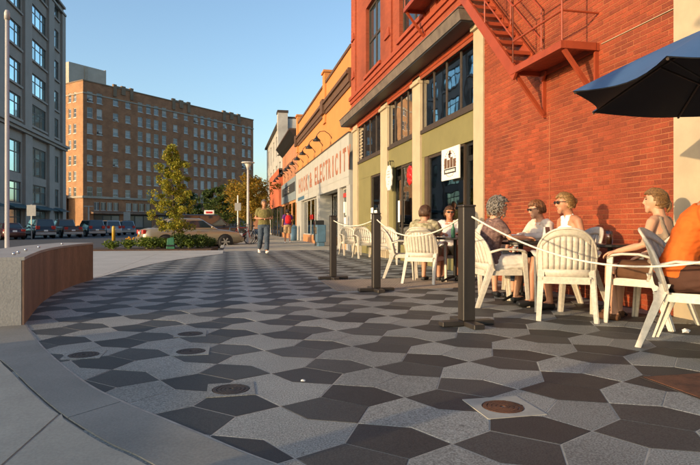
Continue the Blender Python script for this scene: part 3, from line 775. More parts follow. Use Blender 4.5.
# ---- fire escape
FE = thing('fire_escape', 'red iron fire escape with stair and railed platform on brick wall', 'fire escape', (XW, 7, 0), world=True)
XO, XI = XW - .48, XW - .006
def platform(ya, yb, z):
    f = MB(); f.bar((XO, ya, z), (XO, yb, z), .05, .09).bar((XI - .02, ya, z), (XI - .02, yb, z), .04, .09)
    f.bar((XO + .026, ya + .02, z), (XI - .045, ya + .02, z), .05, .088).bar((XO + .026, yb - .02, z), (XI - .045, yb - .02, z), .05, .088)
    f.build('platform_frame', 'red_steel', FE)
    nb = 9
    for i in range(nb):
        x = XO + .03 + (i + .5) * (XI - XO - .075) / nb
        MB().box(x - .021, x + .021, ya + .048, yb - .048, z + .01, z + .035).build('deck_slat', 'red_steel', FE)
    for y in (ya + .03, yb - .06):
        b_ = MB(); b_.bar((XI - .02, y, z - .05), (XI - .02, y, z - .62), .05, .03, up=(0, 1, 0)); b_.bar((XO + .03, y, z - .05), (XI - .03, y, z - .58), .045, .045)
        b_.build('bracket', 'red_steel', FE)
platform(5.9, 7.12, 3.0); platform(9.72, 11.95, 5.62)
for x in (XO, XI - .05):
    MB().bar((x, 7.0, 2.93), (x, 9.75, 5.62), .035, .16).build('stringer', 'red_steel', FE)
for i in range(12):
    y = 7.22 + i * .212; z = 3.16 + i * .207
    MB().box(XO + .02, XI - .07, y - .09, y + .09, z - .018, z + .006).bar((XO + .02, y - .09, z - .02), (XI - .07, y - .09, z - .02), .012, .05).build('tread', 'red_steel', FE)
r_ = MB()
pipe = lambda a, b: r_.path([a, b], .013, 7)
for z in (3.40, 3.88): pipe((XO, 5.92, z), (XO, 7.08, z)); pipe((XO, 5.92, z), (XI, 5.92, z))
for y in (5.92, 7.08): pipe((XO, y, 3.04), (XO, y, 3.88))
r_.build('platform_railing', 'red_steel', FE)
r_ = MB()
for x in (XO, XI - .05):
    for dz in (.45, .88): pipe((x, 7.08, 3.0 + dz), (x, 9.7, 5.56 + dz))
    for i in range(4): pipe((x, 7.08 + i * .87, 2.95 + i * .85), (x, 7.08 + i * .87, 3.88 + i * .85))
r_.build('stair_railing', 'red_steel', FE)
r_ = MB()
for z in (6.05, 6.5): pipe((XO, 9.75, z), (XO, 11.92, z)); pipe((XO, 11.92, z), (XI, 11.92, z))
for y in (10.8, 11.92): pipe((XO, y, 5.66), (XO, y, 6.5))
r_.build('platform_railing', 'red_steel', FE)

# ---- orange building with the painted sign
OB0, OB1 = y0b + .36, wy(297.5)
OB = thing('orange_building', 'orange stucco shop building with grey sign band and brown cornice', 'building', (XW, 26, 0), world=True)
MB().box(XW - .01, XW + 10, OB0, OB1, 4.2, 7.25).build('upper_wall', 'orange_stucco', OB)
MB().box(XW - .06, XW + .3, OB0, OB1, 7.25, 7.36).build('coping', 'cornice_brown', OB)
MB().box(XW - .13, XW - .012, OB0, OB1, 6.42, 6.52).box(XW - .20, XW - .012, OB0, OB1, 6.30, 6.42).box(XW - .12, XW - .012, OB0, OB1, 6.02, 6.298).box(XW - .07, XW - .012, OB0, OB1, 5.86, 6.018).build('cornice', 'cornice_brown', OB)
for y in (wy(325.5), OB1 - .35):
    MB().box(XW - .09, XW + .35, y - .3, y + .3, 5.5, 7.75).box(XW - .15, XW + .4, y - .36, y + .36, 7.75, 7.85).build('parapet_pier', 'orange_stucco', OB)
    MB().box(XW - .215, XW - .09, y - .33, y + .33, 5.9, 6.54).build('pier_band', 'cornice_brown', OB)
MB().box(XW - .10, XW + .3, OB0, OB1, 2.36, 4.2).build('sign_band', 'sign_grey', OB)
MB().box(XW - .13, XW + .1, OB0, OB1, 4.201, 4.25).build('sign_coping', 'frame_dark', OB)
se = MB()
for i in range(1, 11): se.box(XW - .104, XW - .0995, OB0 + i * 1.48 - .008, OB0 + i * 1.48 + .008, 2.37, 4.19)
se.box(XW - .104, XW - .0995, OB0, OB1, 2.66, 2.672); se.build('panel_seam', 'metal_grey', OB)
L1, L2 = wy(351.3, XW - .1), wy(314.5, XW - .1); L3, L4 = wy(312.6, XW - .1), wy(309.2, XW - .1); L5, L6 = wy(308.3, XW - .1), wy(298.6, XW - .1)
def painted(txt, ya, yb, zc, h_, par, matn, xx):
    pit = (yb - ya) / len(txt)
    for i, ch in enumerate(txt):
        if ch == ' ': continue
        me = text_mesh(ch, 'letter', 1.0, .004)
        if not len(me.vertices): continue
        xs_ = [v.co.x for v in me.vertices]; ys_ = [v.co.y for v in me.vertices]
        wd = max(xs_) - min(xs_); ht = max(ys_) - min(ys_); tw = pit * (.30 if ch == 'I' else .74)
        # the wall is read from the street: text runs from far (+y) to near (-y)
        yc = yb - (i + .5) * pit
        for v in me.vertices:
            x, y, z = v.co
            v.co = (xx - z - XW, yc - (x - (max(xs_) + min(xs_)) / 2) / wd * tw - par['_world'][1], zc + (y - (max(ys_) + min(ys_)) / 2) / ht * h_)
        me.materials.clear(); me.materials.append(MATS[matn])
        inst('letter', me, par)
painted('ELECTRICITY', L1, L2, 3.33, .86, OB, 'letter_red', XW - .104)
painted('&', L3, L4, 3.28, .8, OB, 'letter_red', XW - .104)
painted('HOOK', L5, L6, 3.28, .86, OB, 'letter_red', XW - .104)
MB().box(XW - .105, XW - .1, wy(306), wy(299.5), 2.42, 2.62).build('faded_patch', 'bin_blue', OB)
# shopfront of the orange building
rm = MB(); RXa, RXb = XW + .6, XW + 4
rm.add([(RXa, OB0, 0), (RXb, OB0, 0), (RXb, OB1, 0), (RXa, OB1, 0), (RXa, OB0, 2.5), (RXb, OB0, 2.5), (RXb, OB1, 2.5), (RXa, OB1, 2.5)],
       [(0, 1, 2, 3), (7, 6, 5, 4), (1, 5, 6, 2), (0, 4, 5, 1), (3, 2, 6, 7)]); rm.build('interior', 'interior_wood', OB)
def pier(pa, pb): MB().box(XW - .09, XW + .5, wy(pa), wy(pb), -.05, 2.36).build('pier', 'trim_grey', OB)
pier(352.6, 348.6); pier(341.8, 339.8); pier(321.6, 318.2); pier(302.6, 298)
def shopwin(pa, pb, nb, X, base=True):
    a, b = wy(pa), wy(pb)
    if base: MB().box(X - .03, X + .25, a + .001, b - .001, -.05, .42).build('tile_base', 'tile_tan', OB)
    f = MB(); z0 = .42 if base else 0
    f.box(X, X + .06, a + .001, b - .001, z0, z0 + .06); f.box(X, X + .06, a + .001, b - .001, 2.28, 2.36)
    for i in range(nb + 1):
        y = a + (b - a) * i / nb; f.box(X + .002, X + .058, max(a + .001, y - .04), min(b - .001, y + .04), z0 + .06, 2.28)
    fr = f.build('shop_window', 'trim_grey', OB)
    for i in range(nb): sub(fr, MB().box(X + .025, X + .032, a + (b - a) * i / nb + .04, a + (b - a) * (i + 1) / nb - .04, z0 + .06, 2.28), 'pane', 'shop_glass')
shopwin(348.5, 342, 1, XW + .05); shopwin(318, 302.8, 4, XW + .05)
shopwin(339.5, 335.5, 1, XW + .35, False); shopwin(335.4, 321.8, 3, XW + .55, True)
for px, z0, hh, w_ in ((346.5, 1.3, .5, .34), (345, .75, .48, .36), (347, .62, .5, .3), (344.2, 1.4, .42, .3)):
    y = wy(px, XW + .04); tag(MB().box(XW + .038, XW + .044, y - w_ / 2, y + w_ / 2, z0, z0 + hh).build('poster', 'paper', loc=(XW + .04, y, z0)), 'white paper poster in the narrow window of orange building', 'poster', 'posters in the narrow window')
y = wy(346, XW + .06); tag(MB().box(XW + .02, XW + .046, y - .35, y + .35, 1.98, 2.14).build('window_sign', 'red_plastic', loc=(XW + .03, y, 2)), 'small red sign at top of the poster filled window', 'sign')
y = wy(312, XW + .06); tag(MB().box(XW + .02, XW + .046, y - .5, y + .5, 1.25, 1.5).build('window_sign', 'red_plastic', loc=(XW + .03, y, 1.3)), 'small red sign inside the wide window of orange building', 'sign')
# gooseneck lamps over the sign
def goose(y, lab, grp):
    t = thing('gooseneck_lamp', lab, 'lamp', (XW - .012, y, 4.62), 0, grp)
    a = MB().path([(0, 0, 0), (-.12, 0, .16), (-.30, 0, .27), (-.50, 0, .25), (-.62, 0, .12), (-.64, 0, .0)], .016, 6); a.lathe([(.05, 0), (.05, .02)], (-.02, 0, 0), 8, axis='x'); a.build('arm', 'frame_black', t, smooth=True)
    MB().lathe([(.17, -.16), (.15, -.10), (.07, -.03), (.035, .02), (.03, .06)], (-.64, 0, 0), 12).build('shade', 'frame_black', t, smooth=True)
    MB().ball((-.64, 0, -.11), .05, 8, 6).build('bulb', 'white_china', t, smooth=True)
for i in range(6): goose(wy(332) + i * 2.35, 'black gooseneck barn lamp over the painted grey sign', 'gooseneck lamps over the sign')
# rubbish and meter boxes by the door
NB = thing('news_box', 'dark newspaper box beside the recessed door of orange building', 'news box', (XW - .35, wy(326.5), 0), world=True)
yb = wy(326.5); MB().box(XW - .55, XW - .15, yb - .25, yb + .25, .25, 1.15).box(XW - .5, XW - .2, yb - .2, yb + .2, 0, .25).build('cabinet', 'black', NB, bev=.02)
MB().box(XW - .56, XW - .552, yb - .19, yb + .19, .7, 1.05).build('window', 'win_tint', NB)
yb = wy(328.6); NB = thing('news_box', 'blue newspaper box beside the dark one', 'news box', (XW - .35, yb, 0), world=True)
MB().box(XW - .55, XW - .15, yb - .22, yb + .22, .2, .95).box(XW - .5, XW - .2, yb - .18, yb + .18, 0, .2).build('cabinet', 'bin_blue', NB, bev=.02)
MB().box(XW - .56, XW - .552, yb - .16, yb + .16, .55, .85).build('window', 'win_tint', NB)
yb = wy(301); LB = thing('litter_bin', 'blue grey street litter bin by the shop pier', 'litter bin', (XW - .5, yb, 0), world=True)
MB().lathe([(.22, 0), (.25, .1), (.26, .8)], (XW - .5, yb, 0), 16).build('drum', 'bin_blue', LB, smooth=True); MB().lathe([(.27, .8), (.26, .88), (.12, .98)], (XW - .5, yb, 0), 16).build('lid', 'bin_blue', LB, smooth=True)

# ---- brown brick shop with heavy dark cornice
B0, B1 = OB1 + .01, wy(282.5)
BS = thing('brown_brick_shop', 'brown brick shop with heavy black cornice and blue grey shopfront', 'building', (XW, 40, 0), world=True)
m_ = MB(); wall_open(m_, (XW, 0, 0), (0, 1, 0), (-1, 0, 0), B0, B1, 4.1, 6.6, [], .1); m_.build('upper_wall', 'brick_brown', BS)
MB().box(XW + .02, XW + 10, B0, B1, 0, 6.9).build('core', 'interior', BS)
MB().hexa([(XW - .2, B0, 6.6), (XW + .1, B0, 6.3), (XW + .1, B1, 6.3), (XW - .2, B1, 6.6)], [(XW - .5, B0, 7.0), (XW + .1, B0, 7.0), (XW + .1, B1, 7.0), (XW - .5, B1, 7.0)]).build('cornice', 'black', BS)
MB().box(XW - .54, XW + .1, B0, B1, 7.001, 7.1).build('cornice_cap', 'frame_dark', BS)
MB().box(XW - .12, XW + .019, B0, B1, 2.6, 4.1).build('sign_band', 'blue_grey', BS)
MB().box(XW - .15, XW - .12, B0 + .3, B1 - 1.2, 3.15, 3.75).build('sign_board', 'sign_dark', BS)
painted('OSE', B0 + 3.5, B1 - 3.2, 3.45, .38, BS, 'metal_grey', XW - .152)
for i in range(4):
    a = B0 + .2 + i * (B1 - B0 - .4) / 4; b = a + (B1 - B0 - .4) / 4
    f = MB().box(XW - .08, XW + .019, a, a + .18, 0, 2.6).box(XW - .08, XW + .019, a + .18, b, 0, .4).box(XW - .06, XW + .019, a + .18, b, 2.45, 2.6)
    fr = f.build('shop_window', 'tile_tan', BS); sub(fr, MB().box(XW - .04, XW - .03, a + .18, b, .4, 2.45), 'pane', 'shop_glass')
for i in range(5): goose(B0 + 1 + i * 2.3, 'black gooseneck barn lamp over the blue grey shopfront', 'gooseneck lamps over the blue grey shopfront')
# ---- red brick shop and old white block
R0, R1 = B1 + .01, wy(272.5)
RS = thing('red_shop', 'low bright red brick shopfront with dark glazed ground floor', 'building', (XW, 50, 0), world=True)
m_ = MB(); wall_open(m_, (XW - .3, 0, 0), (0, 1, 0), (-1, 0, 0), R0, R1, 2.5, 5.6, [], .1); m_.box(XW - .3, XW + .1, R0 - .3, R0 + .01, 2.5, 4.9); m_.build('wall', 'brick_red', RS)
MB().box(XW - .25, XW + 8, R0, R1, 5.45, 5.6).build('roof', 'roofing', RS)
MB().box(XW - .1, XW + 8, R0, R1, 0, 2.5).build('ground_floor', 'sign_dark', RS)
for i in range(4):
    a = R0 + .3 + i * (R1 - R0) / 4; f = MB().box(XW - .2, XW - .1, a, a + .15, 0, 2.5).build('shop_window', 'frame_dark', RS); sub(f, MB().box(XW - .15, XW - .14, a + .15, a + (R1 - R0) / 4 - .02, .2, 2.4), 'pane', 'dark_glass')
W0, W1 = wy(281.5), wy(266)
WB = thing('old_white_building', 'weathered pale grey three storey block beyond the shops', 'building', (XW, 60, 0), world=True)
rects = [(W0 + 2 + i * 3.6, W0 + 3.3 + i * 3.6, z, z + 1.9) for i in range(int((W1 - W0 - 2) / 3.6)) for z in (4.6, 7.3)]
m_ = MB(); wall_open(m_, (XW + .1, 0, 0), (0, 1, 0), (-1, 0, 0), W0, W1, 0, 9.8, rects, .25); m_.box(XW + .1, XW + 12, W0 - .01, W0 + .2, 0, 9.8); m_.box(XW + .35, XW + 12, W0 + .2, W1, 9.4, 9.6)
m_.build('wall', 'old_white', WB)
for a, b, c, d in rects:
    f = MB().box(XW + .28, XW + .34, a, b, c, c + .1).box(XW + .28, XW + .34, a, b, d - .1, d).box(XW + .28, XW + .34, a, b, (c + d) / 2 - .05, (c + d) / 2 + .05).build('window', 'white_frame', WB)
    sub(f, MB().box(XW + .30, XW + .32, a, b, c + .1, d - .1), 'pane', 'win_hotel')
MB().box(XW - .3, XW + .5, W0 - .2, W0 + .9, 6.8, 10.25).build('corner_pier', 'old_white', WB)
MB().box(XW - .35, XW + .55, W0 - .25, W0 + .95, 10.25, 10.45).build('pier_cap', 'frame_dark', WB)
MB().box(XW - .15, XW + 12, W0, W1, 9.8, 9.98).build('coping', 'frame_dark', WB)

mat('hotel_trim', (.20, .14, .09), .85, .2, .5)
# ---- hotel block across the junction
HZ = 118.0; Hc = FW * HZ + RT * ((83 - 350) / F_PX * HZ)
ha = math.radians(44); HU = Vector((math.sin(ha), math.cos(ha), 0)); HV = Vector((-math.cos(ha), math.sin(ha), 0))
HT = thing('hotel_building', 'large brown brick apartment hotel of many storeys with stone band', 'building', (Hc.x, Hc.y, 0), math.atan2(HU.y, HU.x))
def hsolve(px, D):
    d = ray(px, HY); det = d.x * (-D.y) + D.x * d.y; t = (Hc.x * (-D.y) + D.x * Hc.y) / det; u = (d.x * Hc.y - d.y * Hc.x) / det
    return t, u
def hu(px): return hsolve(px, HU)[1]
def hv(px): return hsolve(px, HV)[1]
t90, _ = hsolve(90, HU)
zrow = [EYE + (HY - y) / F_PX * t90 for y in (96.8, 112.6, 128.4, 144.2, 160.0, 175.9, 191.8)]
LEN = hu(253.3); DEP = 17.0; HH = EYE + (HY - 80.5) / F_PX * HZ
cols = [hu(p) for p in (90, 99.6, 115.7, 128, 140.3, 148.6, 156.3, 164.3, 175.5, 186, 195.8, 202.5, 209.3, 215.7, 224.8, 233.5, 243.6, 249.4)]
vcols = [hv(74.8), hv(69.8)]
zb = EYE + (HY - 196.5) / F_PX * t90
fw_ = .66
small = (2, 3, 8, 9, 14, 15)
fr_rects = []
for i, u in enumerate(cols):
    for z in zrow:
        hh = .84 if i in small else 1.1
        fr_rects.append((u - fw_, u + fw_, z - hh, z + hh))
grow = [(a, b) for a, b in ((2.4, 8.6), (10.2, 17.2), (19, 25), (27, 33), (35, 41), (43, 50))]
low = [(a + k_ * (b - a) / 4 + .12, a + (k_ + 1) * (b - a) / 4 - .12, zb - 2.9, zb - 1.1) for a, b in grow for k_ in range(4)]
m_ = MB(); wall_open(m_, (0, 0, 0), (1, 0, 0), (0, -1, 0), 0, LEN, -1, HH, fr_rects + low, .3)
lrects = [(v - .5, v + .5, z - 1.0, z + 1.0) for v in vcols for z in zrow]
wall_open(m_, (0, 0, 0), (0, 1, 0), (-1, 0, 0), 0, DEP, -1, HH, [], .3) if False else None
ml = MB(); wall_open(ml, (0, 0, 0), (0, 1, 0), (-1, 0, 0), 0, DEP, -1, HH, lrects, .3)
m_.build('front_wall', 'hotel_brick', HT)
brick_mat('hotel_brick_y', (.30, .14, .06), (.38, .19, .08), (.34, .23, .14), axis='y', bw=.5, bh=.17, ms=.02, var=.16)
ml.build('side_wall', 'hotel_brick_y', HT)
bk = MB(); bk.add([(LEN, 0, -1), (LEN, DEP, -1), (LEN, DEP, HH), (LEN, 0, HH), (0, DEP, -1), (0, DEP, HH), (0, 0, HH - .6), (LEN, 0, HH - .6), (LEN, DEP, HH - .6), (0, DEP, HH - .6)], [(0, 1, 2, 3), (1, 4, 5, 2), (6, 7, 8, 9)])
bk.build('rear_wall', 'brick_brown', HT)
def win_me(w2, h2):
    f = MB(); f.box(-w2, w2, .1, .2, -h2, -h2 + .12); f.box(-w2, w2, .1, .2, h2 - .12, h2); f.box(-w2, -w2 + .1, .1, .2, -h2 + .12, h2 - .12); f.box(w2 - .1, w2, .1, .2, -h2 + .12, h2 - .12); f.box(-w2 + .1, w2 - .1, .12, .2, -.05, .05)
    f.box(-w2 - .08, w2 + .08, -.1, .2, -h2 - .12, -h2 - .003)
    p = MB().box(-w2 + .1, w2 - .1, .17, .18, -h2 + .12, h2 - .12)
    b_ = [MB().box(-w2 + .1, w2 - .1, .155, .165, z_ * h2, h2 - .12).mesh('blind', 'blind') for z_ in (.05, .5, -.4, -.8)]
    return f.mesh('window', 'white_frame'), p.mesh('pane', 'win_hotel'), b_
meA, meB, meL = win_me(fw_, 1.1), win_me(fw_, .84), win_me(.5, 1.0)
ac_me = MB().box(-.36, .36, -.35, .099, -.2, .2).mesh('air_conditioner', 'metal_grey')
for i, u in enumerate(cols):
    for z in zrow:
        f, p, b_ = meB if i in small else meA
        o = inst('window', f, HT, (u, 0, z)); inst('pane', p, o)
        if random.random() < .6: inst('blind', random.choice(b_), o)
        if random.random() < .10: inst('air_conditioner', ac_me, o, (0, 0, -.62))
for v in vcols:
    for z in zrow:
        o = inst('window', meL[0], HT, (0, v, z), (0, 0, -PI / 2)); inst('pane', meL[1], o)
for a, b, c, d in low:
    o = MB().box(a, b, .1, .2, c, c + .1).box(a, b, .1, .2, d - .1, d).box((a + b) / 2 - .05, (a + b) / 2 + .05, .1, .2, c + .1, d - .1).build('window', 'white_frame', HT)
    ob = MB().box(a, b, .15, .16, c, d).mesh('pane', 'win_hotel'); inst('pane', ob, o)
MB().box(-.35, LEN + .2, -.35, -.002, zb - .35, zb + .1).box(-.35, -.002, -.002, DEP, zb - .35, zb + .1).build('stone_band', 'hotel_stone', HT)
MB().box(-.12, LEN + .1, -.12, -.002, HH - 2.6, HH - 2.35).box(-.12, -.002, -.002, DEP, HH - 2.6, HH - 2.35).build('upper_band', 'hotel_stone', HT)
MB().box(-.12, LEN + .1, -.12, .25, HH, HH + .22).box(-.12, .25, .251, DEP, HH, HH + .22).build('coping', 'hotel_trim', HT)
for pa, pb in ((113, 133), (172, 190), (222.5, 240)):
    a, b = hu(pa), hu(pb); c = (b - a) / 5
    MB().box(a, a + c * .8, -.2, .3, HH - 1.9, HH + .75).box(b - c * .8, b, -.2, .3, HH - 1.9, HH + .75).box((a + b) / 2 - c * .5, (a + b) / 2 + c * .5, -.2, .3, HH - 1.2, HH + .75).box(a + c * .8, b - c * .8, -.08, .3, HH + .22, HH + .5).build('parapet_crest', 'hotel_trim', HT)
MB().hexa([(1.5, -1.3, zb - 3.6), (LEN - 2, -1.3, zb - 3.6), (LEN - 2, -.002, zb - 3.6), (1.5, -.002, zb - 3.6)], [(1.5, -1.3, zb - 3.35), (LEN - 2, -1.3, zb - 3.35), (LEN - 2, -.002, zb - 3.0), (1.5, -.002, zb - 3.0)]).build('awning', 'bench_stain', HT)
for a, b in grow:
    f = MB().box(a, b, -.06, -.002, .1, zb - 3.7).build('shopfront', 'frame_black', HT)
    for k_ in range(3):
        x0 = a + .15 + k_ * (b - a) / 3; inst('pane', MB().box(x0, x0 + (b - a) / 3 - .3, -.09, -.062, .6, zb - 4.0).mesh('pane', 'win_hotel'), f)
MB().box(-6, -.5, 5, 17, -1, 7.5).build('annex', 'hotel_brick_y', HT)
MB().box(0.6, 9.5, 6, 13, HH - .6, HH + 5.0).build('penthouse', 'penthouse', HT)
MB().box(-3.0, 1.9, 9, 14, HH - .6, HH + 4.4).build('lift_house', 'penthouse', HT)
MB().box(4.2, 4.9, 5.8, 5.99, HH, HH + 4.8).box(9.6, 9.9, 6.5, 6.8, HH, HH + 5.3).build('vent_stack', 'hotel_stone', HT)
for u in (33.5, 24.5):
    MB().box(u - .06, u + .06, -.4, -.25, 6, 10).build('flag_bracket', 'metal_grey', HT)

# ---- grey commercial block on the left
XL = -24.0
def ly(px):
    d = ray(px, HY); return XL * d.y / d.x
def lz(px, py):
    d = ray(px, py); return EYE + XL / d.x * d.z
LBk = thing('grey_building', 'tall grey stone commercial block with wide gridded windows and cornice', 'building', (XL, 75, 0), world=True)
yE = ly(63.5); yS = 52.0; ZTOP = 33.0
lrow = [lz(38, y) for y in (-14, 20, 54, 87.6, 118)]
colA = (ly(31), ly(46)); colB = (ly(53), ly(58.5)); colC = (ly(5), ly(21)); wA = colA[1] - colA[0]
step = colA[0] - colC[0]
colD = (colC[0] - step, colC[1] - step)
cols_ = [colA, colB, colC, colD]
rects = [(a, b, z - 1.35, z + 1.35) for a, b in cols_ for z in lrow]
zc = lz(63, 149)
rects += [(a, b, zc - 5.2, zc - 1.5) for a, b in cols_] + [(a, b, 3.6, zc - 6.2) for a, b in cols_] + [(a - .2, b + .2, .2, 2.9) for a, b in cols_]
m_ = MB(); wall_open(m_, (XL, 0, 0), (0, 1, 0), (1, 0, 0), yS, yE, -.3, ZTOP, rects, .26)
m_.add([(XL, yE, -.3), (XL - 28, yE, -.3), (XL - 28, yE, ZTOP), (XL, yE, ZTOP), (XL, yS, -.3), (XL - 28, yS, -.3), (XL - 28, yS, ZTOP), (XL, yS, ZTOP)], [(0, 1, 2, 3), (7, 6, 5, 4), (2, 6, 7, 3), (1, 5, 6, 2)])
m_.build('wall', 'left_stone', LBk)
for i, (a, b, c, d) in enumerate(rects):
    X = XL - .12; nb = 3 if b - a > 2.6 else 1
    f = MB(); f.box(X - .08, X, a, b, c, c + .14); f.box(X - .08, X, a, b, d - .14, d)
    for k_ in range(nb + 1):
        y = a + (b - a) * k_ / nb; f.box(X - .08, X - .005, max(a, y - .1), min(b, y + .1), c + .14, d - .14)
    zm = d - (d - c) * .36; f.box(X - .08, X - .01, a + .1, b - .1, zm - .06, zm + .06)
    fr = f.build('window', 'frame_dark', LBk)
    for k_ in range(nb):
        ya, yb = a + (b - a) * k_ / nb + .1, a + (b - a) * (k_ + 1) / nb - .1
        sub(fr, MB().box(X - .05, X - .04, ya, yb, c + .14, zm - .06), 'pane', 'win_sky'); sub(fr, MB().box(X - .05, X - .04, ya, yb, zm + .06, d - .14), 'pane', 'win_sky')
for a, b in [(colA[1] + .35, colB[0] - .35), (colC[1] + .5, colA[0] - .5), (colD[1] + .5, colC[0] - .5), (yE - 1.6, yE + .05)]:
    if b - a > .3: MB().box(XL + .002, XL + .35, a, b, .0, zc - .4).box(XL + .002, XL + .3, a, b, zc + .5, ZTOP - 1.2).build('pilaster', 'left_trim', LBk)
MB().box(XL + .002, XL + .8, yS, yE + .3, zc, zc + .35).box(XL + .002, XL + .55, yS, yE + .2, zc - .35, zc - .002).build('cornice', 'left_trim', LBk)
MB().box(XL + .002, XL + .4, yS, yE + .1, ZTOP - 1.1, ZTOP - .8).box(XL - .3, XL + .3, yS, yE + .1, ZTOP, ZTOP + .3).build('parapet', 'left_trim', LBk)
for z in lrow:
    for a, b in cols_: MB().box(XL + .002, XL + .2, a - .2, b + .2, z - 1.6, z - 1.36).build('sill', 'left_trim', LBk)
for a, b in cols_: MB().hexa([(XL + .01, a - 1, 3.0), (XL + 1.3, a - 1, 2.9), (XL + 1.3, b + 1, 2.9), (XL + .01, b + 1, 3.0)], [(XL + .01, a - 1, 3.5), (XL + 1.3, a - 1, 3.0), (XL + 1.3, b + 1, 3.0), (XL + .01, b + 1, 3.5)]).build('awning', 'teal_canopy', LBk)

# ================================================================== STREET
def paint_mat(name, col, rough=.32, metallic=.35):
    return mat(name, col, rough, .04, 3, metallic=metallic, coat=.7)
CARS = {
 'sedan': dict(L=[(-2.30, .60, .68, .36), (-2.25, .86, .80, .28), (-1.95, .95, .86, .22), (-1.2, .95, .88, .19), (0, .93, .88, .19), (.9, .92, .88, .19), (1.5, .86, .87, .2), (2.0, .77, .83, .22), (2.22, .68, .75, .28), (2.3, .52, .66, .34)],
               cab=(-1.72, 1.10, .79, -1.05, .28, .60, 1.42, .93), r=.31, ax=(-1.33, 1.38), tl=(.70, .88), hl=.66),
 'suv': dict(L=[(-2.28, .62, .78, .40), (-2.25, 1.02, .86, .32), (-1.9, 1.08, .90, .28), (0, 1.06, .91, .26), (1.0, 1.05, .91, .26), (1.6, 1.0, .89, .28), (2.1, .92, .85, .30), (2.26, .78, .78, .34), (2.3, .58, .7, .4)],
             cab=(-2.2, 1.15, .83, -1.98, .45, .68, 1.76, 1.06), r=.36, ax=(-1.35, 1.42), tl=(.85, 1.15), hl=.82),
 'pickup': dict(L=[(-2.70, .65, .84, .45), (-2.68, 1.06, .90, .42), (-2.3, 1.10, .92, .36), (0, 1.10, .92, .34), (1.2, 1.08, .92, .34), (1.9, 1.02, .90, .34), (2.5, .94, .86, .36), (2.68, .8, .8, .4), (2.72, .6, .72, .45)],
             cab=(-.55, 1.45, .84, -.35, .75, .68, 1.80, 1.08), r=.38, ax=(-1.75, 1.75), tl=(.80, 1.04), hl=.85),
}
